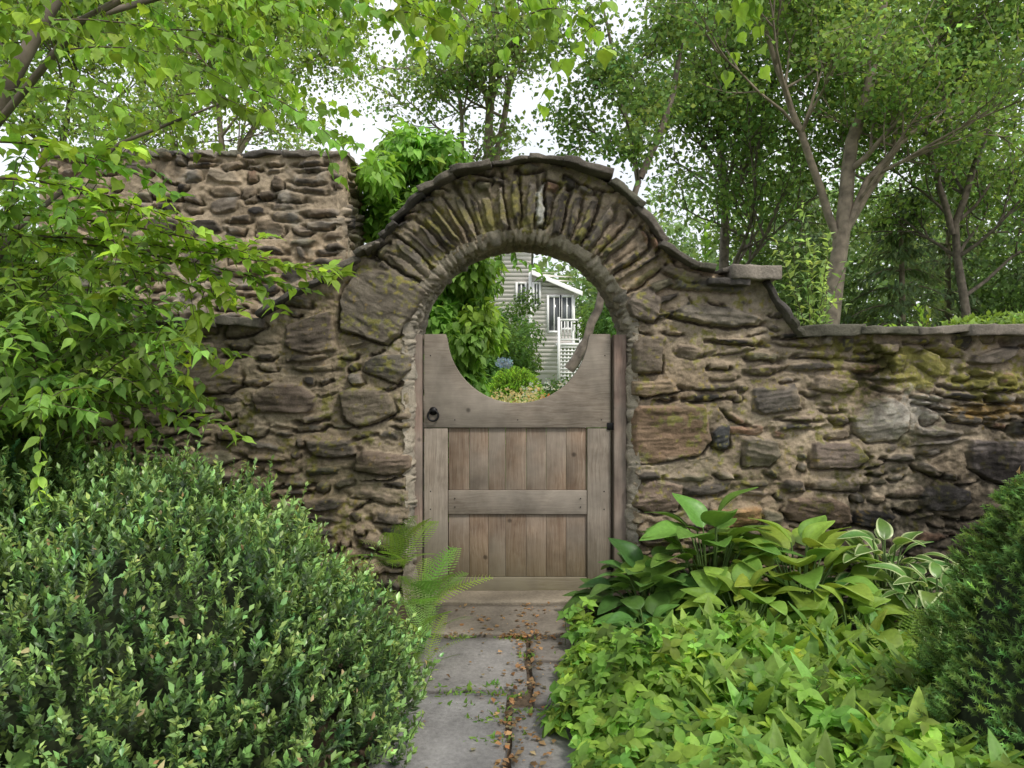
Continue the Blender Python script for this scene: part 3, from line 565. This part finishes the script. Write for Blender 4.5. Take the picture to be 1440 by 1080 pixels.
# ------------------------------------------------------------ hostas
def hosta_t(nu=13,nv=12,wd=0.34,bend=0.45,rip=0.012):
    V=[];w=[];F=[]
    for j in range(nv):
        v=j/(nv-1); hw=wd*(math.sin(math.pi*min(1,v**0.72))**0.8 if 0<v<1 else 0.01)+0.004
        for i in range(nu):
            u=-1+2*i/(nu-1); z=0.18*v-bend*v*v+0.32*hw*abs(u)**1.5-0.10*hw*abs(u)**4+rip*(i%2)*math.sin(math.pi*v)+0.02*math.sin(v*9+u*3)*abs(u)
            V.append((u*hw,v-0.018*abs(u)*math.sin(math.pi*v)*(1-v)*3,z)); w.append(1.0 if abs(u)>0.72 else 0.0)
    for j in range(nv-1):
        for i in range(nu-1): a=j*nu+i; F.append((a,a+1,a+nu+1,a+nu))
    return tmpl(V,F,w)
T_h1=hosta_t(); T_h2=hosta_t(wd=0.25,bend=0.55); 
def hosta(name,c,n,L_,R0,Hh,col,tm,mat,col2=None,up=0.0,v=0.15):
    p=empty(name); c=np.array(c); a=np.arange(n)*2.39996+U(-.3,.3,n); f=np.sqrt((np.arange(n)+0.5)/n)
    rr=R0*f*U(0.8,1.1,n); hh=Hh*(1-0.72*f**2)*U(0.85,1.15,n)
    tip=c+np.stack([np.cos(a)*rr,np.sin(a)*rr,hh],-1); tip[:,1]=np.minimum(tip[:,1],-0.14)
    el=(0.95-1.25*f)+up+rng.normal(0,0.2,n); fw=np.stack([np.cos(a)*np.cos(el),np.sin(a)*np.cos(el),np.sin(el)],-1)
    fw[:,1]=np.where((tip[:,1]+fw[:,1]*L_*0.9)>-0.12,-np.abs(fw[:,1])*0.2,fw[:,1])
    nr=np.stack([-np.cos(a)*np.sin(el),-np.sin(a)*np.sin(el),np.cos(el)],-1)+0.28*rdir(n)
    s=L_*U(0.7,1.15,n); scatter('leaf_blades',tm,tip,fw,nr,s,rcol(n,col,v,0.10),mat,p,col2,True)
    tubes('petioles',[(bez(c+np.array([0.03*math.cos(x),0.03*math.sin(x),0]),c*0.5+t*0.5+np.array([0,0,0.06]),t+1e-4,5),0.006,0.004) for x,t in zip(a,tip)],M_stem,p,5)
hosta('hosta',(0.68,-0.48,0.02),38,0.20,0.26,0.31,(0.09,0.19,0.045),T_h1,M_gloss)
hosta('hosta',(1.02,-0.40,0.04),54,0.26,0.32,0.46,(0.13,0.25,0.045),T_h1,M_gloss,up=0.1)
hosta('hosta',(1.40,-0.60,0.04),60,0.23,0.34,0.40,(0.22,0.33,0.05),T_h1,M_gloss)
hosta('hosta',(1.05,-0.88,0.0),52,0.20,0.32,0.31,(0.19,0.31,0.05),T_h1,M_gloss)
hosta('hosta',(1.48,-1.0,0.0),40,0.18,0.26,0.27,(0.20,0.31,0.05),T_h1,M_gloss)
hosta('variegated_hosta',(1.86,-0.50,0.08),66,0.19,0.32,0.36,(0.11,0.22,0.05),T_h2,M_gloss,(0.46,0.54,0.27))
hosta('variegated_hosta',(1.90,-0.90,0.06),66,0.17,0.32,0.32,(0.12,0.23,0.05),T_h2,M_gloss,(0.46,0.54,0.27))
hosta('hosta',(0.47,-0.34,0.0),16,0.15,0.12,0.18,(0.07,0.15,0.035),T_h1,M_gloss)
hosta('hosta',(0.62,-0.82,0.0),26,0.16,0.20,0.20,(0.09,0.19,0.04),T_h1,M_gloss)
# ------------------------------------------------------------ ground cover (one mass)
gc=empty('ground_cover_plants')
edg=lambda y: 0.20+0.04*np.sin(y*5)+0.035*np.sin(y*13)
def gcz(x,y):
    d=np.clip((x-edg(y))/0.35,0,1); return (0.05+0.16*d**0.6)+0.13*fbm(x*3.5,y*3.5,3,90)
n=10500; x=U(0.12,3.4,n); y=U(-3.3,-0.7,n); keep=(x>edg(y))&~((y>-1.15+0.08*np.sin(x*7))&(x>0.42)); x=x[keep];y=y[keep];n=len(x)
z=gcz(x,y)*U(0.40,1.25,n)+0.02; per=6; P=np.stack([x,y,z],-1)
lean=nz(np.stack([-0.5*np.clip(1-(x-0.2)/0.5,0,1)+U(-.5,.5,n),U(-.8,.3,n),np.ones(n)],-1))
Pp=np.repeat(P,per,0); Tn=np.repeat(lean,per,0); an=np.tile(np.arange(per)*2*math.pi/4.2,n)+np.repeat(U(0,6.28,n),per)
A=nz(np.cross(Tn,[1,0,0.01])); Bv=np.cross(Tn,A); fw=A*np.cos(an)[:,None]+Bv*np.sin(an)[:,None]+Tn*U(-0.35,0.45,len(an))[:,None]
kind=np.repeat(rcol(n,(0.18,0.31,0.05),0.34,0.13),per,0)*U(0.72,1.28,(n*per,1))
szn=np.repeat(U(0.7,1.35,n),per)
scatter('leaf_whorls',T_gc,Pp-Tn*(np.tile(np.arange(per)//4,n)*0.025)[:,None],fw,Tn+0.25*rdir(n*per),szn*U(0.034,0.056,n*per),kind,M_leaf,gc)
tubes('stems',[(np.array([[a,b_,0],[a+.01,b_,c*0.5],[a,b_,c]]),0.002,0.0015) for a,b_,c in P[::3]],M_stem,gc,3)
T_lan=hosta_t(nu=7,nv=8,wd=0.15,bend=0.3,rip=0.004)
n=1050; x=U(0.6,3.0,n); y=U(-2.6,-1.0,n); z=gcz(x,y)-0.03; a=U(0,6.28,n); fw=np.stack([np.cos(a)*0.5,np.sin(a)*0.5,np.ones(n)],-1); nr=np.stack([-np.cos(a),-np.sin(a),0.5*np.ones(n)],-1)
scatter('lance_leaves',T_lan,np.stack([x,y,z],-1),fw,nr,U(0.10,0.19,n),rcol(n,(0.20,0.33,0.065),0.25),M_leaf,gc,None,True)
lp=empty('low_broadleaf_plants')
n=420; x=U(-2.4,-0.75,n); y=U(-2.75,-2.3,n); z=U(0.05,0.26,n)+0.1*np.clip((-1.2-x),0,1); per=5; Pp=np.repeat(np.stack([x,y,z],-1),per,0); an=np.tile(np.arange(per)*1.257,n)+np.repeat(U(0,6,n),per)
fw=np.stack([np.cos(an),np.sin(an),U(-.3,.3,n*per)],-1); scatter('leaves',T_ovh,Pp,fw,np.array([0,0,1.])+0.4*rdir(n*per),U(0.05,0.085,n*per),rcol(n*per,(0.13,0.26,0.05),0.2),M_leaf,lp)
n=60; x=U(-1.9,-1.2,n); y=U(-2.6,-2.35,n); a=U(0,6.28,n); fw=np.stack([np.cos(a)*0.5,np.sin(a)*0.5,np.ones(n)],-1); nr=np.stack([-np.cos(a),-np.sin(a),0.5*np.ones(n)],-1)
scatter('strap_leaves',T_lan,np.stack([x,y,U(0.0,0.12,n)],-1),fw,nr,U(0.18,0.32,n),rcol(n,(0.18,0.3,0.07),0.15),M_leaf,lp,None,True)
# ------------------------------------------------------------ dwarf spruce, right foreground
ds=empty('dwarf_spruce'); c=np.array([1.66,-2.05,0.0]); n=5600
zz=U(0,1,n)**1.25*1.0; a=U(0,6.28,n); lum=1+0.16*np.sin(a*5+zz*9)+0.12*np.sin(a*9-zz*17+2)
rr=0.50*(1-zz)**0.62*lum*U(0.72,1.0,n)**0.5; P=c+np.stack([np.cos(a)*rr,np.sin(a)*rr,zz*1.02],-1)
o=nz(np.stack([np.cos(a),np.sin(a),0.7+0*a],-1)+0.35*rdir(n)); per=34; t=np.tile(np.linspace(0,1,per),n); Pp=np.repeat(P,per,0); O=np.repeat(o,per,0)
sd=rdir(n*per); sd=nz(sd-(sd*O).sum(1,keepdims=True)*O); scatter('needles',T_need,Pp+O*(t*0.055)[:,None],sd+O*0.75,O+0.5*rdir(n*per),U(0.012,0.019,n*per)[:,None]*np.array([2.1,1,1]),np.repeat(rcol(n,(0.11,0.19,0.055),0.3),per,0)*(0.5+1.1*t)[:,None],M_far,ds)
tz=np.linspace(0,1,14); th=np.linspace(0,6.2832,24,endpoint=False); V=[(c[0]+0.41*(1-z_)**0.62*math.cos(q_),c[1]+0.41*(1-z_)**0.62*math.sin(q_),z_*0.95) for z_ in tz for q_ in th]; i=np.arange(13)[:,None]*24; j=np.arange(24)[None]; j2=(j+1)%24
qd=np.stack([i+j,i+j2,i+24+j2,i+24+j],-1).reshape(-1,4); mk('inner_shade_core',V,qd,np.full(len(qd),4),plain('spruce_inner',(0.02,0.03,0.012),1,0,50,0.6),ds)  # near-black cone under the needles, interior shade put in as colour
k=rng.choice(len(P),22); scatter('fallen_leaves',T_nar,P[k]+o[k]*0.06,rdir(22),o[k],U(0.03,0.05,22),rcol(22,(0.42,0.25,0.12),0.2),M_leaf,ds)
# ------------------------------------------------------------ litter + seedlings on the path
n=600; x=np.where(U(0,1,n)<0.72,rng.normal(0.07,0.045,n),U(-0.4,0.35,n)); y=U(-2.6,-0.12,n); x=np.where((y<-1.3)&(U(0,1,n)<0.5),rng.normal(-0.01,0.03,n),x); x=np.where((y>-0.62)&(U(0,1,n)<0.6),U(-0.35,0.4,n),x); y=np.where(U(0,1,n)<0.15,-0.61+rng.normal(0,.02,n),y)
scatter('leaf_litter',T_far,np.stack([x,y,U(0.028,0.042,n)],-1),np.stack([*rng.normal(size=(2,n)),U(-.15,.25,n)],-1),np.array([0,0,1.])+0.35*rdir(n),U(0.010,0.034,n),rcol(n,(0.29,0.18,0.09),0.4,0.15),M_leaf)
n=380; cl=np.array([gp(665,975),gp(700,986),gp(690,972),gp(720,905),gp(735,1010),gp(640,985),gp(650,1000),gp(650,903),gp(745,930),gp(700,1020),gp(694,1050)]); k=rng.integers(0,len(cl),n); P=np.concatenate([cl[k]+rng.normal(0,[0.06,0.014],(n,2)),np.full((n,1),0.015)],1)
scatter('weeds_in_joints',T_nar,P,np.stack([*rng.normal(size=(2,n)),U(0.3,1.3,n)],-1),rdir(n),U(0.015,0.04,n),rcol(n,(0.17,0.3,0.06),0.2),M_leaf)
# ------------------------------------------------------------ climbing vine behind the wall
def mass(name,blobs,n,lsz,col,tm,mat=M_leaf,v=0.25,hang=0.6,par=None,shell=0.55,h=0.1,flat=1.0):
    po=[];out=[];cc=[]
    vol=np.array([b[3]*b[4]+b[4]*b[5]+b[3]*b[5] for b in blobs]); vol/=vol.sum()
    for b,w in zip(blobs,vol):
        m=int(n*w); d=rdir(m); r=U(shell**2,1,m)**0.5; k=1+0.18*n3(d,4,U(0,30)); po.append(np.array(b[:3])+d*(r*k)[:,None]*np.array(b[3:6])); out.append(d); cc.append(np.repeat(rcol(1,col,0.18,h*0.8),m,0))
    po=np.concatenate(po); out=np.concatenate(out); cc=np.concatenate(cc); k=po[:,2]>0.01; po,out,cc=po[k],out[k],cc[k]; m=len(po)
    fw=nz(out*0.6+rdir(m)*0.8+np.array([0,0,-hang])); nr=nz(out*0.6+np.array([0,0,0.9*flat])+0.6*rdir(m))
    return scatter(name,tm,po,fw,nr,lsz*U(0.6,1.2,m),cc*np.exp(rng.normal(0,v,(m,1))),mat,par)
vb=[(-0.95,1.95,0.7,0.5,0.45,0.8)]
for i in range(40):
    z_=U(0.2,2.95); xr=-0.25-0.10*abs(z_-1.6)-(0.2 if z_>2.2 else 0); vb.append((U(-1.25,xr),U(1.5,2.3),z_,U(.16,.26),U(.16,.28),U(.16,.3)))
for i in range(26): vb.append((U(-0.72,-0.22),U(1.5,2.1),U(1.0,2.25),U(.13,.2),U(.16,.25),U(.14,.22)))
for i in range(12): vb.append((U(-1.15,-0.5),U(1.3,1.9),U(2.35,2.98)-0.0,U(.14,.2),U(.16,.25),U(.14,.2)))
vp=empty('climbing_hydrangea'); mass('leaves',vb,27000,0.095,(0.17,0.31,0.055),T_gc,par=vp,hang=0.8)
tubes('vine_stems',[(bez((U(-1.2,-.4),U(1.6,2.2),0),(U(-1.3,-.3),U(1.5,2.2),1.4),(U(-1.2,-.5),U(1.6,2.1),2.6),8),0.02,0.008) for i in range(12)],M_twig,vp)
cur=[bez((-0.2,1.2,2.5),(0.0,1.2,2.5),(0.03,1.2,2.05),7),bez((-0.3,1.3,2.4),(-0.05,1.3,2.4),(-0.08,1.3,1.9),7),bez((-0.5,1.4,2.6),(-0.2,1.4,2.7),(0.1,1.4,2.25),7)]
leafy('',cur,0.04,0.085,(0.16,0.29,0.05),T_ovh,par=vp,sub=2,sublen=0.2)
cur=[]
for i in range(24):
    b0=np.array([2.15+U(-.12,.12),1.2+U(-.15,.15),0.0]); ex=U(1085,1195); ey=U(270,470)+abs(ex-1140)*0.8; e_=W(ex,ey,1.2+U(-.3,.3)); cur.append(bez(b0,b0*[1,1,0]+[0,0,1.3],e_,9))
leafy('pear_sapling',cur,0.045,0.070,(0.23,0.34,0.12),T_nar,sub=4,sublen=0.24,hang=-0.2)
cur=[bez(W(994,430,0.9),W(990,380,0.9),W(993,316,0.9),6),bez(W(1298,470,0.9),W(1300,455,0.9),W(1290,432,0.9),6),bez(W(1300,470,0.9),W(1305,455,0.9),W(1306,440,0.9),6)]
leafy('vine_shoots',cur,0.02,0.07,(0.22,0.36,0.06),T_nar,hang=-0.8)
vb=[(W(p,q_,1.0)[0],U(0.8,1.3),W(p,q_,1.0)[2],.22,.2,.10) for p,q_ in [(1240,482),(1300,484),(1370,465),(1410,462),(1440,466),(1350,480),(1480,460),(1200,482)]]
mass('hedge_tops',vb,3600,0.05,(0.22,0.35,0.07),T_gc,hang=-0.3)
# ------------------------------------------------------------ trees
def grow(name,trunks,leafn,lsz,col,spread=0.35,nl=9,ll=3.0,levels=2,kids=5,mat=M_far,bark=M_bark,up=0.25,start=0.3,v=0.22,tm=T_far,flat=0.6):
    par=empty(name); B=[];tips=[]
    def br(p,d,L_,r,lev):
        pts=[p]
        for k in range(4): d=nz(d+0.22*rdir(1)[0]+np.array([0,0,up*0.25])); p=p+d*L_/4; pts.append(p)
        B.append((np.array(pts),r,r*0.4))
        if lev==0: tips.append(pts[1:]); return
        for k in range(kids):
            t=U(0.3,1.0)*4; a=min(3,int(t)); q0=pts[a]+(pts[a+1]-pts[a])*(t-a); br(q0,nz(d+0.85*rdir(1)[0]),L_*U(0.45,0.68),r*0.5,lev-1)
    for pts,r0,r1 in trunks:
        r0*=0.62; r1*=0.6
        pts=np.array(pts,float)
        t=np.linspace(0,len(pts)-1,len(pts)*3); P=np.stack([np.interp(t,np.arange(len(pts)),pts[:,j]) for j in range(3)],-1); P[1:-1]+=0.03*rdir(len(P)-2)
        B.append((P,r0,r1)); Ls=len(P)
        for k in range(nl):
            f=U(start,1.0); i=min(Ls-2,int(f*(Ls-1))); d=nz(P[i+1]-P[i]); az=rdir(1)[0]; az[2]=abs(az[2])*0.4; br(P[i],nz(d*0.35+az),ll*(1.15-0.55*f)*U(0.7,1.2),(r0+(r1-r0)*f)*0.55,levels)
    tubes('trunk_and_branches',B,bark,par,6)
    tp=np.array([x for t in tips for x in t]); m=max(1,leafn//len(tp)); P=np.repeat(tp,m,0); n=len(P); P=P+rng.normal(size=(n,3))*spread*np.array([1,1,flat])
    k_=P[:,2]>0.4; P=P[k_]; n=len(P)
    cb=np.repeat(rcol(len(tp),col,0.24,0.10),m,0)[k_]
    scatter('foliage',tm,P,nz(rdir(n)+np.array([0,0,-0.3])),nz(np.array([0,0,0.8])+0.8*rdir(n)),lsz*U(0.6,1.3,n),cb*np.exp(rng.normal(0,v,(n,1))),mat,par); return par
LG=(0.20,0.31,0.10); MG=(0.16,0.26,0.08); YG=(0.23,0.35,0.09)
w=lambda a,b,Y: tuple(W(a,b,Y))
grow('ash_tree',[([w(640,520,9.6),w(650,330,9.6),w(650,190,9.6),w(640,40,9.6)],.12,.04),([w(650,520,9.6),w(685,250,9.6),w(690,120,9.6),w(700,-60,9.6)],.2,.07),([w(650,520,9.7),w(695,250,9.7),w(718,120,9.7),w(750,-60,9.7)],.15,.05)],11500,0.095,LG,0.18,9,1.45,2,5,start=0.55,bark=M_barkp)
grow('maple_tree',[([w(800,520,7.6),w(828,470,7.6),w(852,395,7.6),w(900,250,7.6),w(872,130,7.8),w(845,0,8)],.14,.03),([w(900,250,7.6),w(945,150,7.7),w(960,20,8),w(990,-80,8)],.10,.03)],13000,0.09,MG,0.16,7,1.5,2,5,start=0.6)
grow('maple_tree',[([w(1160,520,9),w(1180,340,9),w(1200,200,9),w(1235,60,9),w(1250,-100,9)],.26,.09),([w(1180,340,9),w(1250,220,9.2),w(1330,130,9.4),w(1400,60,9.6)],.14,.05),([w(1180,340,9),w(1130,200,8.8),w(1090,80,8.8),w(1050,-40,8.8)],.12,.05),([w(1170,400,9),w(1210,260,8.9),w(1290,180,8.8),w(1380,150,8.8)],.11,.04)],36000,0.095,(0.18,0.29,0.085),0.22,8,2.2,2,5,start=0.3,bark=M_barkp)
grow('maple_tree',[([w(1010,520,13),w(1020,300,13),w(1010,150,13),w(1040,0,13)],.2,.07),([w(1020,300,13),w(1080,160,13),w(1100,20,13)],.12,.05)],30000,0.12,MG,0.30,12,2.6,2,5,start=0.15)
grow('maple_tree',[([w(1370,520,12),w(1340,330,12),w(1390,180,12),w(1400,0,12)],.16,.06),([w(1340,330,12),w(1300,180,12),w(1310,30,12)],.12,.05)],24000,0.115,(0.18,0.29,0.09),0.30,11,2.4,2,5,start=0.25)
grow('birch_tree',[([w(300,520,6),w(320,250,6),w(300,90,6),w(330,-60,6)],.09,.03),([w(320,250,6),w(390,110,6),w(420,-20,6)],.07,.02)],34000,0.06,YG,0.20,13,1.4,2,5,start=0.3,bark=M_barkp)
grow('birch_tree',[([w(90,520,8),w(80,250,8),w(110,90,8),w(90,-60,8)],.12,.04),([w(80,250,8),w(10,90,8),w(-30,-20,8)],.08,.03),([w(90,520,8),w(170,250,8),w(210,90,8),w(230,-60,8)],.08,.03)],34000,0.08,YG,0.26,10,1.8,2,5,start=0.3)
bl=[]
for i in range(160):
    x=U(-45,60); y=U(33,52); h=U(6,10)+(4.0 if x>9 else 0)+(2.5 if x<-8 else 0)-(1.5 if -8<x<9 else 0); hw=U(1.6,3)
    for k in range(5): bl.append((x+U(-2,2),y+U(-1.5,1.5),U(1.0,h),hw*U(.6,1.2),hw*U(.6,1.2),U(1.0,2.0)))
mass('distant_trees',bl,130000,0.42,(0.17,0.26,0.11),T_far,M_far,0.25,0.2,shell=0.7)
bl=[]
for i in range(60): x=U(5,26); bl.append((x,U(13,19),U(0.5,3.4),U(.9,1.7),U(.9,1.4),U(.6,1.2)))
mass('woodland_understory',bl,60000,0.16,(0.15,0.25,0.08),T_far,M_far,0.25,0.2)
def pine(x,y,h,s):
    p=empty('pine_tree'); B=[([(x,y,0),(x+U(-.1,.1),y,h*0.5),(x,y,h)],0.12,0.03)]; po=[];fw=[]
    for z_ in np.arange(1.0,h,0.42):
        for k in range(6):
            a=U(0,6.28); l=(1-z_/h)**0.7*s*U(0.7,1.1)+0.2; e=np.array([x+l*math.cos(a),y+l*math.sin(a),z_-0.25*l]); cv=bez((x,y,z_),((x+e[0])/2,(y+e[1])/2,z_+0.15),e,5); B.append((cv,0.025,0.008))
            t=U(0.15,1,60)*4; ii=np.minimum(3,t.astype(int)); q0=cv[ii]+(cv[ii+1]-cv[ii])*(t-ii)[:,None]; po.append(q0+rng.normal(0,[.12,.12,.07],(60,3))); fw.append(np.repeat(nz(e-np.array([x,y,z_]))[None],60,0)+0.6*rdir(60)+[0,0,-0.5])
    po=np.concatenate(po); fw=np.concatenate(fw); tubes('trunk_and_branches',B,M_barkp,p,5); m=len(po); scatter('needles',T_nar,po,fw,np.array([0,0,1.])+0.5*rdir(m),U(0.12,0.22,m),rcol(m,(0.17,0.24,0.13),0.25,0.05),M_far,p)
for a_,b_,h_,s_ in [(9.2,14,5.6,1.7),(11.2,15.5,7.0,2.0),(12.6,14.2,6.2,1.8),(8.0,17,6.5,1.8),(14.6,16,7.5,2.0)]: pine(a_,b_,h_,s_)
# ------------------------------------------------------------ garden beyond the gate
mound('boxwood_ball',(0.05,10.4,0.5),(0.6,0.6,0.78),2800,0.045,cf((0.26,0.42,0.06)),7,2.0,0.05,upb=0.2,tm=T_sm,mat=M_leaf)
bl=[(U(-0.7,2.4),U(6.5,9.5),U(0.2,0.60),.3,.3,.25) for i in range(46)]; mass('perennial_bed',bl,16000,0.09,(0.2,0.34,0.07),T_ov,hang=-0.2)
def flowers(nm,x0,x1,y0,y1,z0,z1,n,col,s): 
    P=np.stack([U(x0,x1,n),U(y0,y1,n),U(z0,z1,n)],-1); P=np.repeat(P,5,0)+rng.normal(0,s*0.3,(n*5,3)); scatter(nm,T_wide,P,rdir(n*5)+[0,0,.3],rdir(n*5)+[0,-1,1],s*U(.6,1.2,n*5),rcol(n*5,col,0.2),M_leaf)
flowers('yellow_flowers',-0.35,0.40,5.6,6.8,0.72,0.98,110,(0.46,0.39,0.20),0.045); flowers('orange_flowers',0.40,0.55,6.2,6.6,0.80,0.88,16,(0.6,0.16,0.04),0.04)
flowers('blue_hydrangea_flowers',-0.25,-0.02,9.2,9.8,1.28,1.42,30,(0.3,0.38,0.6),0.06); flowers('white_flowers',0.2,1.4,9,11,0.6,1.0,80,(0.6,0.6,0.55),0.05)
bl=[(U(-1.2,0.3),U(11,14),U(0.4,1.9),.5,.5,.45) for i in range(26)]+[(U(1.9,3.2),U(10,14),U(0.4,2.6),.5,.5,.5) for i in range(36)]+[(U(.5,1.6),U(14,18),U(0.2,0.8),.6,.5,.35) for i in range(14)]+[(U(-0.6,0.55),U(16,18),U(1.0,3.1),.35,.35,.35) for i in range(16)]
mass('garden_shrubs',bl,46000,0.11,(0.15,0.27,0.07),T_far,M_far)
# house
hs=empty('clapboard_house'); HY=27.6
M_sid=plain('cream_siding',(0.76,0.71,0.67),0.6,0,1.5,0.04); M_trim=plain('white_trim',(0.82,0.82,0.80),0.5,0,3,0.03); M_roof=plain('asphalt_shingle',(0.2,0.19,0.18),0.9,0,12,0.3); M_glass=plain('window_glass',(0.12,0.13,0.14),0.15,0,2,0.4)
hX=lambda p:(p-720)*(HY-CAMY)/1090; hZ=lambda p:CAMH+(510-p)*(HY-CAMY)/1090
def clap(nm,x0,x1,y,z0,zt):
    V=[];L=[];z=z0;st=0.17
    while z<max(zt(x0),zt(x1)):
        t0=min(z+st,zt(x0)); t1=min(z+st,zt(x1))
        if t0<z and t1<z: break
        t0=max(t0,z);t1=max(t1,z); b=len(V); V+=[(x0,y-0.018,z),(x1,y-0.018,z),(x1,y,t1),(x0,y,t0),(x0,y,z),(x1,y,z)]; L+=[(b,b+1,b+2,b+3),(b+4,b+5,b+1,b)]; z+=st
    mk(nm,V,np.array(L),np.full(len(L),4),M_sid,hs)
x0,x1,x2=hX(590),hX(747),hX(806)
clap('main_front_siding',x0,x1,HY,0.3,lambda x:6.6-0.0*x); boxes('main_walls',[((x0,HY+0.01,0),(x1,HY+8,6.6))],M_sid,hs)
mk('main_roof',[(x0-.4,HY-.5,6.4),(x1+.3,HY-.5,6.4),(x1+.3,HY+4,8.0),(x0-.4,HY+4,8.0),(x0-.4,HY+8.5,6.4),(x1+.3,HY+8.5,6.4)],[0,1,2,3,3,2,5,4],[4,4],M_roof,hs)
zr=lambda x: 5.0-(x-x1)*0.42
clap('wing_front_siding',x1+0.0,x2,HY-0.6,0.9,zr)
boxes('wing_walls',[((x1,HY-0.59,0),(x2,HY+5,3.9))],M_sid,hs)
mk('wing_roof',[(x1,HY-.95,zr(x1)+.06),(x2+.3,HY-.95,zr(x2+.3)+.06),(x2+.3,HY+5,zr(x2+.3)+.06),(x1,HY+5,zr(x1)+.06)]+[(x1,HY-.95,zr(x1)-.12),(x2+.3,HY-.95,zr(x2+.3)-.12)],[0,1,2,3,4,5,1,0],[4,4],M_trim,hs)
boxes('corner_trim',[((x1-0.12,HY-0.65,0.4),(x1+0.02,HY-0.55,5.0)),((x2-0.1,HY-0.66,0.4),(x2+0.02,HY-0.56,4.0))],M_trim,hs)
def win(nm,a,b,c,d,y):
    X0,X1,Z0,Z1=hX(a),hX(b),hZ(d),hZ(c); t=0.09
    boxes(nm+'_glass',[((X0,y-0.05,Z0),(X1,y+0.02,Z1))],M_glass,hs)
    mxx=(X0+X1)/2; boxes(nm+'_frame',[((X0-t,y-.1,Z0-t),(X0,y-.02,Z1+t)),((X1,y-.1,Z0-t),(X1+t,y-.02,Z1+t)),((X0,y-.1,Z1),(X1,y-.02,Z1+t)),((X0,y-.1,Z0-t),(X1,y-.02,Z0)),((mxx-.025,y-.09,Z0),(mxx+.025,y-.055,Z1))],M_trim,hs)
win('window_1',660,676,392,425,HY); win('window_2',728,738,400,425,HY); win('window_3',660,676,455,485,HY); win('window_4',751,757,402,430,HY-.6); win('porch_opening',771,785,420,466,HY-.6); win('porch_opening_2',789,802,420,462,HY-.6)
dx0,dx1,dy,dz=hX(780),hX(812),HY-2.0,hZ(484)
boxes('deck',[((dx0,dy,dz-.12),(dx1,HY-.64,dz))],M_trim,hs); rl=[((dx0,dy,dz+.85),(dx1,dy+.06,dz+.93)),((dx0,dy,dz+.1),(dx1,dy+.06,dz+.16))]
for x in np.arange(dx0,dx1,0.13): rl.append(((x,dy+.01,dz+.16),(x+.04,dy+.05,dz+.85)))
for x in (dx0,dx1-.1): rl.append(((x,dy-.02,0),(x+.1,dy+.09,dz+1.0)))
boxes('railing',rl,M_trim,hs); la=[]
for x in np.arange(dx0+.12,dx1-.1,0.14): la.append(((x,dy+.03,0.05),(x+.05,dy+.05,dz-.12)))
for z_ in np.arange(0.1,dz-.15,0.14): la.append(((dx0+.1,dy+.005,z_),(dx1-.1,dy+.025,z_+.05)))
boxes('lattice_skirt',la,M_trim,hs)
# ------------------------------------------------------------ world, sun, camera
wd_=bpy.data.worlds.new('World'); scene.world=wd_; wd_.use_nodes=True; nt=wd_.node_tree; L=nt.links
bg=nt.nodes['Background']; sk=N(nt,'ShaderNodeTexSky'); sk.sky_type='NISHITA'; sk.sun_disc=False
EL,AZm=math.radians(52),math.radians(140); sk.sun_elevation=EL; sk.sun_rotation=AZm; sk.dust_density=4; sk.air_density=1.2
tc=N(nt,'ShaderNodeTexCoord'); cn=N(nt,'ShaderNodeTexNoise'); cn.inputs['Scale'].default_value=2.2; cn.inputs['Detail'].default_value=7; L.new(tc.outputs['Generated'],cn.inputs['Vector'])
cr=N(nt,'ShaderNodeMapRange'); cr.inputs[1].default_value=0.35; cr.inputs[2].default_value=0.62; cr.inputs[3].default_value=0.68; cr.inputs[4].default_value=0.96; L.new(cn.outputs['Fac'],cr.inputs[0])
mi=N(nt,'ShaderNodeMix',data_type='RGBA'); L.new(cr.outputs[0],mi.inputs[0]); L.new(sk.outputs[0],mi.inputs[6]); mi.inputs[7].default_value=(8.6,8.8,9.2,1); L.new(mi.outputs[2],bg.inputs['Color']); bg.inputs['Strength'].default_value=0.145
sl_=bpy.data.lights.new('sun','SUN'); sl_.energy=2.6; sl_.angle=math.radians(10); sl_.color=(1,0.94,0.85); so=bpy.data.objects.new('sun',sl_); scene.collection.objects.link(so)
so.rotation_euler=Vector((math.sin(AZm)*math.cos(EL),math.cos(AZm)*math.cos(EL),math.sin(EL))).to_track_quat('Z','Y').to_euler()
cam=bpy.data.cameras.new('camera'); co=bpy.data.objects.new('camera',cam); scene.collection.objects.link(co); scene.camera=co
co.location=(0,CAMY,CAMH); co.rotation_euler=(math.pi/2,0,0); cam.lens=27.25; cam.sensor_width=36; cam.shift_y=-30/1440; cam.clip_end=2000; cam.clip_start=0.05
scene.view_settings.view_transform='Standard'; scene.view_settings.look='None'; scene.view_settings.exposure=0
